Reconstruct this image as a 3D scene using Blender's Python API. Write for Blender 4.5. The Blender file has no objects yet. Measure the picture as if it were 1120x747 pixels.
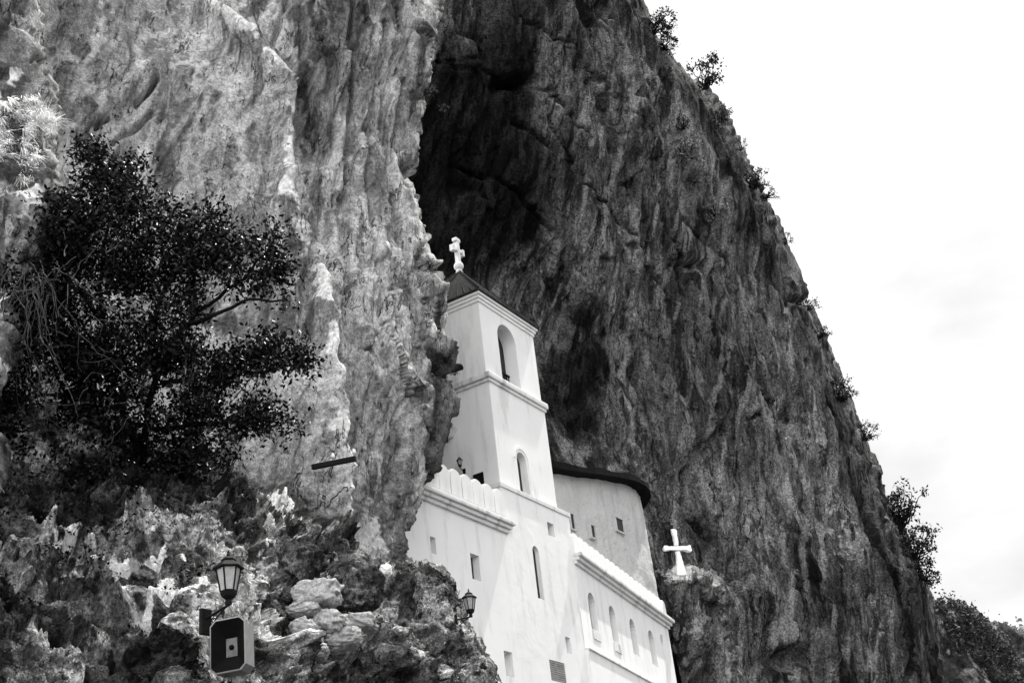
import bpy, bmesh, math, random
import numpy as np
from math import sin, cos, radians, pi, sqrt, atan2
from mathutils import Vector, Matrix

# ------------------------------------------------------------------ camera
SC = bpy.context.scene
COL = SC.collection
F = 1350.0
PITCH, ROLL = radians(27.4), radians(7.0)
CAM = np.array([0.0, 0.0, 1.6])
_f = np.array([0, cos(PITCH), sin(PITCH)])
_r = np.array([1.0, 0, 0])
_u = np.cross(_r, _f)
_R = cos(ROLL) * _r - sin(ROLL) * _u
_U = sin(ROLL) * _r + cos(ROLL) * _u
cd = bpy.data.cameras.new('camera')
cam = bpy.data.objects.new('camera', cd)
COL.objects.link(cam)
M = Matrix.Identity(4)
for i in range(3):
    M[i][0] = _R[i]; M[i][1] = _U[i]; M[i][2] = -_f[i]; M[i][3] = CAM[i]
cam.matrix_world = M
cd.sensor_width = 36.0
cd.lens = F / 1120.0 * 36.0
cd.clip_start = 0.1
cd.clip_end = 8000.0
SC.camera = cam

# ------------------------------------------------------------------ light
SUN_AZ, SUN_EL = radians(36.5), radians(61.0)
w = bpy.data.worlds.new('World')
SC.world = w
w.use_nodes = True
nt = w.node_tree
nt.nodes.clear()
wo = nt.nodes.new('ShaderNodeOutputWorld')
bg = nt.nodes.new('ShaderNodeBackground')
sky = nt.nodes.new('ShaderNodeTexSky')
sky.sky_type = 'NISHITA'
sky.sun_disc = False
sky.sun_elevation = SUN_EL
sky.sun_rotation = SUN_AZ
sky.air_density = 1.0
sky.dust_density = 2.0
bw = nt.nodes.new('ShaderNodeRGBToBW')
nt.links.new(sky.outputs[0], bw.inputs[0])
tc = nt.nodes.new('ShaderNodeTexCoord')
mp = nt.nodes.new('ShaderNodeMapping')
mp.inputs['Scale'].default_value = (2.2, 2.2, 4.5)
mp.inputs['Location'].default_value = (0.35, 0.1, 0.62)
nt.links.new(tc.outputs['Generated'], mp.inputs[0])
cn = nt.nodes.new('ShaderNodeTexNoise')
cn.inputs['Scale'].default_value = 1.6
cn.inputs['Detail'].default_value = 6
cn.inputs['Roughness'].default_value = 0.5
nt.links.new(mp.outputs[0], cn.inputs['Vector'])
cr = nt.nodes.new('ShaderNodeMapRange')
cr.inputs['From Min'].default_value = 0.36
cr.inputs['From Max'].default_value = 0.56
cr.inputs['To Min'].default_value = 5.3
cr.inputs['To Max'].default_value = 7.6
nt.links.new(cn.outputs['Fac'], cr.inputs['Value'])
mx = nt.nodes.new('ShaderNodeMix')
mx.data_type = 'FLOAT'
mx.inputs[0].default_value = 0.8          # thin bright cloud over most of the sky
nt.links.new(bw.outputs[0], mx.inputs[2])
# unseen clouds opposite the sun, brightened to fill the left cliff and tower side
dp = nt.nodes.new('ShaderNodeVectorMath'); dp.operation = 'DOT_PRODUCT'
dp.inputs[1].default_value = (sin(SUN_AZ), cos(SUN_AZ), 0.0)
nt.links.new(tc.outputs['Generated'], dp.inputs[0])
cl = nt.nodes.new('ShaderNodeMapRange'); cl.interpolation_type = 'SMOOTHSTEP'
cl.inputs['From Min'].default_value = -0.9; cl.inputs['From Max'].default_value = 0.25
cl.inputs['To Min'].default_value = 5.2; cl.inputs['To Max'].default_value = 1.0
nt.links.new(dp.outputs['Value'], cl.inputs['Value'])
cm_ = nt.nodes.new('ShaderNodeMath'); cm_.operation = 'MULTIPLY'
nt.links.new(cr.outputs[0], cm_.inputs[0]); nt.links.new(cl.outputs[0], cm_.inputs[1])
nt.links.new(cm_.outputs[0], mx.inputs[3])
nt.links.new(mx.outputs[0], bg.inputs['Color'])
bg.inputs['Strength'].default_value = 0.09
nt.links.new(bg.outputs[0], wo.inputs['Surface'])

sl = bpy.data.lights.new('sun', 'SUN')
sl.energy = 4.4
sl.angle = radians(0.5)
sl.color = (1.0, 0.985, 0.96)
sun = bpy.data.objects.new('sun', sl)
COL.objects.link(sun)
SUNV = Vector((sin(SUN_AZ) * cos(SUN_EL), cos(SUN_AZ) * cos(SUN_EL), sin(SUN_EL)))
sun.rotation_euler = SUNV.to_track_quat('Z', 'Y').to_euler()
sun.location = (30, 10, 80)

vs = SC.view_settings
vs.view_transform = 'Standard'
vs.look = 'None'
vs.gamma = 1.0
vs.use_curve_mapping = False
vs.exposure = 0.88

# ------------------------------------------------------------------ helpers
rng = np.random.default_rng(7)
random.seed(7)

def rays(px, py):
    px = np.asarray(px, float)[..., None]; py = np.asarray(py, float)[..., None]
    return _f + _R * (px - 560) / F - _U * (py - 373.5) / F

def at(px, py, z):
    return CAM + rays(px, py) * np.asarray(z, float)[..., None]

# monastery axes: r along the main front, n out of it, origin at the tower's front corner
AZ = radians(29.5)
FR = np.array([sin(AZ), cos(AZ), 0.0])
FN = np.array([cos(AZ), -sin(AZ), 0.0])
C0 = at(547, 530, 40.0); C0[2] = 0.0
AZ2 = radians(19.5)
GR = np.array([sin(AZ2), cos(AZ2), 0.0])
GN = np.array([cos(AZ2), -sin(AZ2), 0.0])
P2 = np.array([1.211, 41.424, 0.0])

def front(s, n, z):
    return C0 + FR * s + FN * n + np.array([0, 0, z])

def frame_matrix(origin, r, n):
    m = Matrix.Identity(4)
    for i in range(3):
        m[i][0] = r[i]; m[i][1] = -n[i]; m[i][2] = (0, 0, 1)[i]; m[i][3] = origin[i]
    return m
MF = frame_matrix(C0, FR, FN)      # local x = along front, local y = into the building, z = up
MG = frame_matrix(P2, GR, GN)

def tag(o, label=None, cat=None, group=None, kind=None):
    if label: o['label'] = label
    if cat: o['category'] = cat
    if group: o['group'] = group
    if kind: o['kind'] = kind
    return o

def empty(name, mat):
    o = bpy.data.objects.new(name, None)
    COL.objects.link(o)
    o.matrix_world = mat
    o.empty_display_size = 0.2
    return o

def link(name, me, mat=None, parent=None, smooth=False):
    if mat is not None: me.materials.append(mat)
    if smooth: me.polygons.foreach_set('use_smooth', [True] * len(me.polygons))
    o = bpy.data.objects.new(name, me)
    COL.objects.link(o)
    if parent is not None: o.parent = parent
    return o

def mesh_np(name, V, Fq):
    me = bpy.data.meshes.new(name)
    V = np.asarray(V, np.float32); Fq = np.asarray(Fq, np.int32)
    k = Fq.shape[1]
    me.vertices.add(len(V)); me.vertices.foreach_set('co', V.ravel())
    me.loops.add(Fq.size); me.loops.foreach_set('vertex_index', Fq.ravel())
    me.polygons.add(len(Fq)); me.polygons.foreach_set('loop_start', np.arange(0, Fq.size, k, dtype=np.int32))
    me.update(calc_edges=True)
    return me

def bm_obj(name, bm, mat, parent=None, smooth=False):
    bmesh.ops.recalc_face_normals(bm, faces=bm.faces)
    me = bpy.data.meshes.new(name)
    bm.to_mesh(me); bm.free()
    return link(name, me, mat, parent, smooth)

def box(bm, x0, x1, y0, y1, z0, z1, bevel=0.0):
    m = Matrix.Translation(((x0 + x1) / 2, (y0 + y1) / 2, (z0 + z1) / 2)) @ Matrix.Diagonal((x1 - x0, y1 - y0, z1 - z0, 1))
    g = bmesh.ops.create_cube(bm, size=1.0, matrix=m)
    if bevel:
        es = list({e for v in g['verts'] for e in v.link_edges})
        bmesh.ops.bevel(bm, geom=es, offset=bevel, segments=2, affect='EDGES', profile=0.6)

def prism(bm, pts, axis, a0, a1):
    """extrude a 2D polygon along an axis: axis 'y' -> pts are (x,z); 'x' -> (y,z); 'z' -> (x,y)"""
    def co(p, a):
        return {'y': (p[0], a, p[1]), 'x': (a, p[0], p[1]), 'z': (p[0], p[1], a)}[axis]
    A = [bm.verts.new(co(p, a0)) for p in pts]
    B = [bm.verts.new(co(p, a1)) for p in pts]
    bm.faces.new(A); bm.faces.new(B[::-1])
    for i in range(len(pts)):
        j = (i + 1) % len(pts)
        bm.faces.new((A[i], B[i], B[j], A[j]))

def tube(bm, pts, rad, seg=6):
    pts = [Vector(p) for p in pts]
    if not hasattr(rad, '__len__'): rad = [rad] * len(pts)
    rings = []
    for i, p in enumerate(pts):
        d = (pts[min(i + 1, len(pts) - 1)] - pts[max(i - 1, 0)])
        if d.length < 1e-9: d = Vector((0, 0, 1))
        d.normalize()
        a = d.cross(Vector((0.13, 0.37, 0.92)))
        if a.length < 1e-3: a = d.cross(Vector((1, 0, 0)))
        a.normalize(); b = d.cross(a)
        rings.append([bm.verts.new(p + (a * cos(2 * pi * k / seg) + b * sin(2 * pi * k / seg)) * rad[i]) for k in range(seg)])
    for i in range(len(rings) - 1):
        for k in range(seg):
            l = (k + 1) % seg
            bm.faces.new((rings[i][k], rings[i][l], rings[i + 1][l], rings[i + 1][k]))
    bm.faces.new(rings[0][::-1]); bm.faces.new(rings[-1])

def lathe(bm, prof, seg=6, rot=0.0, centre=(0, 0)):
    rings = [[bm.verts.new((centre[0] + r * cos(rot + 2 * pi * k / seg), centre[1] + r * sin(rot + 2 * pi * k / seg), z)) for k in range(seg)] for r, z in prof]
    for i in range(len(rings) - 1):
        for k in range(seg):
            l = (k + 1) % seg
            bm.faces.new((rings[i][k], rings[i][l], rings[i + 1][l], rings[i + 1][k]))
    bm.faces.new(rings[0][::-1]); bm.faces.new(rings[-1])

# ---- numpy noise
def _hash(i, j, k, seed):
    n = (i * 374761393 + j * 668265263 + k * 2147483647 + seed * 974634777) & 0xFFFFFFFF
    n = ((n ^ (n >> 13)) * 1274126177) & 0xFFFFFFFF
    n = ((n ^ (n >> 16)) * 2246822519) & 0xFFFFFFFF
    return n ^ (n >> 15)

def perlin(P, seed=0):
    P = np.asarray(P, float)
    I = np.floor(P).astype(np.int64); f = P - I
    u = f * f * f * (f * (f * 6 - 15) + 10)
    out = 0
    for dx in (0, 1):
        for dy in (0, 1):
            for dz in (0, 1):
                h = _hash(I[:, 0] + dx, I[:, 1] + dy, I[:, 2] + dz, seed)
                gx = ((h & 1023) / 511.5 - 1); gy = (((h >> 10) & 1023) / 511.5 - 1); gz = (((h >> 20) & 1023) / 511.5 - 1)
                d = gx * (f[:, 0] - dx) + gy * (f[:, 1] - dy) + gz * (f[:, 2] - dz)
                out = out + d * (u[:, 0] if dx else 1 - u[:, 0]) * (u[:, 1] if dy else 1 - u[:, 1]) * (u[:, 2] if dz else 1 - u[:, 2])
    return out * 1.2

def fbm(P, octv=4, gain=0.5, seed=0):
    a, t = 1.0, 0
    P = np.asarray(P, float)
    for o in range(octv):
        t = t + a * perlin(P, seed + o * 17); P = P * 2.03 + 11.3; a *= gain
    return t

def ridged(P, octv=4, gain=0.5, seed=0):
    a, t = 1.0, 0
    P = np.asarray(P, float)
    for o in range(octv):
        t = t + a * (1 - 2.2 * np.abs(perlin(P, seed + o * 31))); P = P * 2.07 + 5.7; a *= gain
    return t

def cells(P, seed=0):
    """worley: (F1, F2, id in 0..1)"""
    P = np.asarray(P, float)
    I = np.floor(P).astype(np.int64)
    f1 = np.full(len(P), 9.0); f2 = np.full(len(P), 9.0); idn = np.zeros(len(P))
    for dx in (-1, 0, 1):
        for dy in (-1, 0, 1):
            for dz in (-1, 0, 1):
                c = I + np.array([dx, dy, dz])
                h = _hash(c[:, 0], c[:, 1], c[:, 2], seed)
                q = c + np.stack([(h & 1023) / 1023., ((h >> 10) & 1023) / 1023., ((h >> 20) & 1023) / 1023.], 1)
                d = np.sqrt(((P - q) ** 2).sum(1))
                near = d < f1
                f2 = np.where(near, f1, np.minimum(f2, d)); idn = np.where(near, ((h >> 7) & 255) / 255., idn)
                f1 = np.minimum(f1, d)
    return f1, f2, idn

def facets(P, seed=0, soft=.035):
    """broken planes: every cell is a tilted facet; returns (height, distance to the next cell)"""
    P = np.asarray(P, float)
    I = np.floor(P).astype(np.int64)
    f1 = np.full(len(P), 9.0); f2 = np.full(len(P), 9.0); val = np.zeros(len(P))
    for dx in (-1, 0, 1):
        for dy in (-1, 0, 1):
            for dz in (-1, 0, 1):
                c = I + np.array([dx, dy, dz])
                h = _hash(c[:, 0], c[:, 1], c[:, 2], seed); k = _hash(c[:, 0], c[:, 1], c[:, 2], seed + 501)
                q = c + np.stack([(h & 1023) / 1023., ((h >> 10) & 1023) / 1023., ((h >> 20) & 1023) / 1023.], 1)
                e = P - q; d = np.sqrt((e ** 2).sum(1))
                v = e[:, 0] * ((k & 1023) / 511.5 - 1) + e[:, 1] * (((k >> 10) & 1023) / 511.5 - 1) + e[:, 2] * (((k >> 20) & 1023) / 511.5 - 1) + .6 * ((h >> 5 & 255) / 255. - .5)
                near = d < f1
                f2 = np.where(near, f1, np.minimum(f2, d)); val = np.where(near, v, val); f1 = np.minimum(f1, d)
    return val * sstep(0, soft, f2 - f1), f2 - f1

def sstep(a, b, x):
    t = np.clip((x - a) / (b - a), 0, 1); return t * t * (3 - 2 * t)

class Spline2:
    """thin plate spline through (x, y) -> value"""
    def __init__(self, pts):
        pts = np.array(pts, float)
        self.c = pts[:, :2] / 100.0
        k = len(pts)
        A = np.zeros((k + 3, k + 3)); A[:k, :k] = self.phi(self.c[:, None] - self.c[None]) + np.eye(k) * 1e-3
        A[:k, k] = 1; A[:k, k + 1:] = self.c; A[k, :k] = 1; A[k + 1:, :k] = self.c.T
        self.w = np.linalg.solve(A, np.concatenate([pts[:, 2], np.zeros(3)]))
    @staticmethod
    def phi(d):
        r2 = (d ** 2).sum(-1); return 0.5 * r2 * np.log(r2 + 1e-9)
    def __call__(self, x, y):
        x = np.asarray(x, float); y = np.asarray(y, float)
        p = np.stack([x.ravel(), y.ravel()], 1) / 100.0
        k = len(self.c); out = np.full(len(p), self.w[k]) + p @ self.w[k + 1:]
        for i in range(k): out += self.w[i] * self.phi(p - self.c[i])
        return out.reshape(x.shape)

# ------------------------------------------------------------------ materials
def new_mat(name):
    m = bpy.data.materials.new(name); m.use_nodes = True
    n = m.node_tree; b = n.nodes['Principled BSDF']
    return m, n, b

def grey(v): return (v, v, v, 1)

def plain(name, v, rough=0.7, metal=0.0, var=0.25, scale=6.0, spec=0.3, bump=0.0):
    m, n, b = new_mat(name)
    t = n.nodes.new('ShaderNodeTexCoord'); no = n.nodes.new('ShaderNodeTexNoise')
    no.inputs['Scale'].default_value = scale; no.inputs['Detail'].default_value = 6
    n.links.new(t.outputs['Object'], no.inputs['Vector'])
    rp = n.nodes.new('ShaderNodeMapRange')
    rp.inputs['From Min'].default_value = 0.3; rp.inputs['From Max'].default_value = 0.7
    rp.inputs['To Min'].default_value = v * (1 - var); rp.inputs['To Max'].default_value = min(0.9, v * (1 + var))
    n.links.new(no.outputs['Fac'], rp.inputs['Value']); n.links.new(rp.outputs[0], b.inputs['Base Color'])
    b.inputs['Roughness'].default_value = rough; b.inputs['Metallic'].default_value = metal
    b.inputs['Specular IOR Level'].default_value = spec
    if bump:
        bp = n.nodes.new('ShaderNodeBump'); bp.inputs['Strength'].default_value = 1.0; bp.inputs['Distance'].default_value = bump
        n.links.new(no.outputs['Fac'], bp.inputs['Height']); n.links.new(bp.outputs[0], b.inputs['Normal'])
    return m

def math_node(n, op, a, b=None, c=None, clamp=False):
    k = n.nodes.new('ShaderNodeMath'); k.operation = op; k.use_clamp = clamp
    for i, x in enumerate((a, b, c)):
        if x is None: continue
        if isinstance(x, (int, float)): k.inputs[i].default_value = x
        else: n.links.new(x, k.inputs[i])
    return k.outputs[0]

def noise_node(n, vec, scale, detail=6, rough=0.55, dist=0.0):
    k = n.nodes.new('ShaderNodeTexNoise'); n.links.new(vec, k.inputs['Vector'])
    k.inputs['Scale'].default_value = scale; k.inputs['Detail'].default_value = detail
    k.inputs['Roughness'].default_value = rough; k.inputs['Distortion'].default_value = dist
    return k.outputs['Fac']

def ramp(n, fac, a, b, va=0.0, vb=1.0):
    k = n.nodes.new('ShaderNodeMapRange'); k.interpolation_type = 'SMOOTHSTEP'
    k.inputs['From Min'].default_value = a; k.inputs['From Max'].default_value = b
    k.inputs['To Min'].default_value = va; k.inputs['To Max'].default_value = vb
    n.links.new(fac, k.inputs['Value']); return k.outputs[0]

def mixf(n, fac, a, b):
    k = n.nodes.new('ShaderNodeMix'); k.data_type = 'FLOAT'
    for s, x in ((0, fac), (2, a), (3, b)):
        if isinstance(x, (int, float)): k.inputs[s].default_value = x
        else: n.links.new(x, k.inputs[s])
    return k.outputs[0]

def ridge_node(n, vec, scale, detail=6, rough=0.6):
    k = n.nodes.new('ShaderNodeTexNoise'); k.noise_type = 'RIDGED_MULTIFRACTAL'; k.normalize = False
    n.links.new(vec, k.inputs['Vector']); k.inputs['Scale'].default_value = scale; k.inputs['Detail'].default_value = detail
    k.inputs['Roughness'].default_value = rough; k.inputs['Offset'].default_value = 1.0; k.inputs['Gain'].default_value = 1.6
    return k.outputs['Fac']

def rock_mat(name, dark, mid, light, f=1.0, streak=0.15, tilt=0.0, lichen_sun=0.6, water=0.7, vein=0.5, grain=0.6, crack=0.8, crack_f=0.35, bump=0.08, warp=0.6):
    """limestone: mid tone with pale scars and dark crusts, partly painted sun and shade, with their own edges, water streaks, veins, cracks, grain.
    f = how many features to the metre"""
    m, n, b = new_mat(name)
    t0 = n.nodes.new('ShaderNodeTexCoord').outputs['Object']
    wn = n.nodes.new('ShaderNodeTexNoise'); wn.inputs['Scale'].default_value = .35 * f; wn.inputs['Detail'].default_value = 4
    n.links.new(t0, wn.inputs['Vector'])
    wv = n.nodes.new('ShaderNodeVectorMath'); wv.operation = 'MULTIPLY_ADD'
    n.links.new(wn.outputs['Color'], wv.inputs[0]); wv.inputs[1].default_value = (warp / f,) * 3; n.links.new(t0, wv.inputs[2])
    t = wv.outputs[0]
    def stretched(z, ang):
        k = n.nodes.new('ShaderNodeMapping'); k.vector_type = 'TEXTURE'
        k.inputs['Rotation'].default_value = (0, ang, 0); k.inputs['Scale'].default_value = (1, 1, 1 / z)
        n.links.new(t, k.inputs[0]); return k.outputs[0]
    sv = stretched(streak, tilt); sv2 = stretched(min(1, streak * 2.2), tilt * 1.6 + .12)
    big = noise_node(n, t, .16 * f, 6, .62)
    med = noise_node(n, sv2, .9 * f, 10, .66)
    lich = noise_node(n, t, 1.9 * f, 9, .68)
    st = noise_node(n, sv, .7 * f, 9, .62)
    stf = noise_node(n, sv, 2.6 * f, 8, .66)
    rv = ridge_node(n, sv2, .55 * f, 8, .55)
    fine = noise_node(n, t, 6.5 * f, 6, .72)
    spk = noise_node(n, t, 19.0 * f, 3, .7)
    v = mixf(n, ramp(n, med, .40, .60), dark * 2.0 + mid * .25, mid)
    v = mixf(n, math_node(n, 'MULTIPLY', ramp(n, math_node(n, 'MULTIPLY_ADD', big, .7, math_node(n, 'MULTIPLY', lich, .6)), .66, .74), lichen_sun), v, light)
    v = mixf(n, math_node(n, 'MULTIPLY', ramp(n, math_node(n, 'MULTIPLY_ADD', big, -.5, math_node(n, 'MULTIPLY', lich, .9)), .235, .30), lichen_sun * .9), v, dark)
    v = mixf(n, math_node(n, 'MULTIPLY', ramp(n, st, .515, .60), water), v, dark)
    v = mixf(n, math_node(n, 'MULTIPLY', ramp(n, stf, .53, .62), water * .55), v, mid * 1.5)
    v = mixf(n, math_node(n, 'MULTIPLY', ramp(n, stf, .47, .38), water * .6), v, dark)
    v = mixf(n, math_node(n, 'MULTIPLY', ramp(n, rv, 1.25, 1.75), vein), v, light)
    v = math_node(n, 'MULTIPLY', v, ramp(n, fine, .32, .66, 1 - grain * .75, 1 + grain * .45))
    v = math_node(n, 'MULTIPLY', v, ramp(n, spk, .33, .66, 1 - grain * .55, 1 + grain * .4))
    at_ = n.nodes.new('ShaderNodeAttribute'); at_.attribute_name = 'stain_shade'  # dark tone per vertex: staining and painted shade
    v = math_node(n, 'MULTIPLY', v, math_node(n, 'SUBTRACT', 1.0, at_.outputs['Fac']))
    at2 = n.nodes.new('ShaderNodeAttribute'); at2.attribute_name = 'scar_sun'  # pale tone per vertex: bare scars and painted sunlight
    sc_ = ramp(n, math_node(n, 'MULTIPLY_ADD', at2.outputs['Fac'], 1.0, math_node(n, 'MULTIPLY_ADD', lich, 1.2, -.6)), .30, .52)
    v = mixf(n, math_node(n, 'MULTIPLY', sc_, .85), v, math_node(n, 'MULTIPLY', ramp(n, fine, .3, .68, .55, 1.25), light * 1.2))
    # fractures: broken thin lines where a warped noise crosses its mean
    ck = None
    for q, sc, wd, msk in ((sv2, crack_f * 1.6 * f, .006, big), (sv, crack_f * 3.2 * f, .008, med), (sv, crack_f * 6.5 * f, .012, lich)):
        c = math_node(n, 'ABSOLUTE', math_node(n, 'SUBTRACT', noise_node(n, q, sc, 5, .58), .5))
        c = math_node(n, 'MULTIPLY', ramp(n, c, 0.0, wd, 1.0, 0.0), ramp(n, msk, .50, .60))
        ck = c if ck is None else math_node(n, 'MAXIMUM', ck, c)
    v = math_node(n, 'MULTIPLY', v, math_node(n, 'MULTIPLY_ADD', ck, -crack, 1.0))
    v = math_node(n, 'MINIMUM', math_node(n, 'MAXIMUM', v, .004), .75)
    n.links.new(v, b.inputs['Base Color'])
    b.inputs['Roughness'].default_value = 0.9; b.inputs['Specular IOR Level'].default_value = 0.04
    h = math_node(n, 'MULTIPLY_ADD', med, 1.6, math_node(n, 'MULTIPLY', lich, 1.3))
    h = math_node(n, 'ADD', h, math_node(n, 'MULTIPLY', stf, .8)); h = math_node(n, 'ADD', h, math_node(n, 'MULTIPLY', rv, .22))
    h = math_node(n, 'ADD', h, math_node(n, 'MULTIPLY', fine, .45)); h = math_node(n, 'ADD', h, math_node(n, 'MULTIPLY', spk, .16))
    h = math_node(n, 'SUBTRACT', h, math_node(n, 'MULTIPLY', ck, .8))
    bp = n.nodes.new('ShaderNodeBump'); bp.inputs['Strength'].default_value = 1.0; bp.inputs['Distance'].default_value = bump
    n.links.new(h, bp.inputs['Height']); n.links.new(bp.outputs[0], b.inputs['Normal'])
    return m

def plaster_mat(name, v, bump=0.004, wave=0.02, stain_shade=0.12, rough_cast=False):
    m, n, b = new_mat(name)
    t = n.nodes.new('ShaderNodeTexCoord').outputs['Object']
    mpn = n.nodes.new('ShaderNodeMapping'); mpn.inputs['Scale'].default_value = (1, 1, 0.2); n.links.new(t, mpn.inputs[0])
    st = noise_node(n, mpn.outputs[0], 2.2, 7, 0.62)
    bigm = noise_node(n, t, 0.7, 5, 0.6)
    fine = noise_node(n, t, 22.0 if not rough_cast else 7.0, 5, 0.6)
    wv = noise_node(n, t, 1.5, 4, 0.55, 0.8)
    c = math_node(n, 'MULTIPLY_ADD', ramp(n, st, 0.50, 0.70), -stain_shade * v, v)
    c = math_node(n, 'MULTIPLY', c, math_node(n, 'MULTIPLY_ADD', ramp(n, bigm, 0.3, 0.7), 0.07, 0.95))
    if rough_cast:
        c = math_node(n, 'MULTIPLY', c, math_node(n, 'MULTIPLY_ADD', ramp(n, fine, 0.55, 0.8), -0.2, 1.0))
    n.links.new(c, b.inputs['Base Color'])
    b.inputs['Roughness'].default_value = 0.8; b.inputs['Specular IOR Level'].default_value = 0.2
    h = math_node(n, 'ADD', math_node(n, 'MULTIPLY', fine, bump), math_node(n, 'MULTIPLY', wv, wave))
    bp = n.nodes.new('ShaderNodeBump'); bp.inputs['Strength'].default_value = 1.0; bp.inputs['Distance'].default_value = 1.0
    n.links.new(h, bp.inputs['Height']); n.links.new(bp.outputs[0], b.inputs['Normal'])
    return m

def leaf_mat(name, v, rough=0.4, trans=0.25, spec=0.5, spread=2.0):
    m, n, b = new_mat(name)
    oi = n.nodes.new('ShaderNodeNewGeometry')
    vv = math_node(n, 'MULTIPLY_ADD', math_node(n, 'POWER', oi.outputs['Random Per Island'], 5.0), v * spread, v * .6)  # a few random leaves paler, painting lit flecks into the foliage
    n.links.new(vv, b.inputs['Base Color'])
    b.inputs['Roughness'].default_value = rough; b.inputs['Specular IOR Level'].default_value = spec
    tr = n.nodes.new('ShaderNodeBsdfTranslucent'); n.links.new(vv, tr.inputs['Color'])
    ms = n.nodes.new('ShaderNodeMixShader'); ms.inputs[0].default_value = trans
    out = n.nodes['Material Output']
    n.links.new(b.outputs[0], ms.inputs[1]); n.links.new(tr.outputs[0], ms.inputs[2]); n.links.new(ms.outputs[0], out.inputs['Surface'])
    return m

M_CLIFF = rock_mat('dark_limestone', .009, .13, .36, f=1.15, streak=.085, tilt=.12, lichen_sun=.4, water=.8, vein=.55, grain=.95, crack=.95, crack_f=.22, bump=.20, warp=.4)
M_FACE = rock_mat('grey_limestone', .045, .36, .62, f=1.4, streak=.14, tilt=.14, lichen_sun=.45, water=.72, vein=.6, grain=.55, crack=.85, crack_f=.25, bump=.10)  # dark streaks strengthened to paint the flank's vertical shadows
M_SLOPE = rock_mat('weathered_rock', .009, .17, .68, f=3.4, streak=.8, tilt=.5, lichen_sun=.95, water=.4, vein=.4, grain=.8, crack=.8, crack_f=.22, bump=.07)  # sharp pale patches paint sunlit spots into the rock colour
M_OUT = rock_mat('mossy_rock', .007, .10, .56, f=2.8, streak=.6, tilt=.5, lichen_sun=.9, water=.7, vein=.4, grain=.9, crack=.8, crack_f=.25, bump=.09)
M_STONE = rock_mat('quarry_stone', .10, .36, .50, f=4.0, streak=.8, lichen_sun=.25, water=.15, vein=.05, grain=.4, crack=.7, crack_f=.15, bump=.025)
M_DSTONE = rock_mat('dark_stone', .008, .05, .20, f=3.5, streak=.8, lichen_sun=.8, water=.6, vein=.2, grain=.9, crack=.8, crack_f=.2, bump=.05)
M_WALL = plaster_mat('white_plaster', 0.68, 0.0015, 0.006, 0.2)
M_BODY = plaster_mat('lumpy_plaster', 0.68, 0.002, 0.014, 0.2)
M_TRIM = plaster_mat('worn_cornice_plaster', 0.58, 0.004, 0.01, 0.45)
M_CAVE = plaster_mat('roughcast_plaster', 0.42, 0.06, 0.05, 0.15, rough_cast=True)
M_DARK = plain('black_recess', 0.012, 0.6)
M_GLASS = plain('dark_glass', 0.02, 0.15, 0, 0.2, 3, 0.5)
M_IRON = plain('black_iron', 0.007, 0.55, 0.0, 0.4, 20, 0.06)
M_ROOF = plain('dark_roof_tile', 0.025, 0.85, 0, 0.5, 9, 0.03, 0.01)
M_TIMBER = plain('dark_timber', 0.008, 0.9, 0, 0.5, 5, 0.03, 0.01)
M_CROSS = plain('pale_stone', 0.62, 0.8, 0, 0.15, 9, 0.2, 0.01)
M_WHITEW = plain('whitewash', 0.78, 0.85, 0, 0.12, 8, 0.2, 0.03)
M_LAMPGL = plain('frosted_lamp_glass', 0.5, 0.25, 0, 0.15, 12, 0.5)
M_HOUSE = plain('weathered_speaker_plastic', 0.13, 0.5, 0, 0.15, 12, 0.4)
M_BLACKP = plain('black_horn_plastic', 0.004, 0.8, 0, 0.2, 12, 0.03)
M_THROAT = plain('dull_grey_throat', .10, .8, 0, .3, 20, .05)
M_STEEL = plain('grey_steel', 0.3, 0.5, 0.4, 0.3, 18, 0.4)
M_LEAF = leaf_mat('dark_bush_leaf', 0.003, 0.34, 0.10, 0.05, 12.0)
M_LEAF2 = leaf_mat('shrub_leaf', 0.022, 0.5, 0.25, 0.08)
M_LEAF3 = leaf_mat('pale_shrub_leaf', 0.16, 0.6, 0.35, 0.3)
M_SCRUB = leaf_mat('hill_scrub_leaf', 0.035, 0.6, 0.3, 0.1, 3.0)
M_DRY = leaf_mat('dry_grass', 0.75, 0.6, 0.4, 0.3)
M_BARK = plain('dark_bark', 0.010, 0.9, 0, 0.5, 14, 0.03)
M_TWIG = plain('pale_twig', 0.055, 0.8, 0, 0.4, 14, 0.2)
M_GROUND = rock_mat('scrubby_ground', .03, .09, .16, f=.8, streak=1.0, bump=.03)

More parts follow.
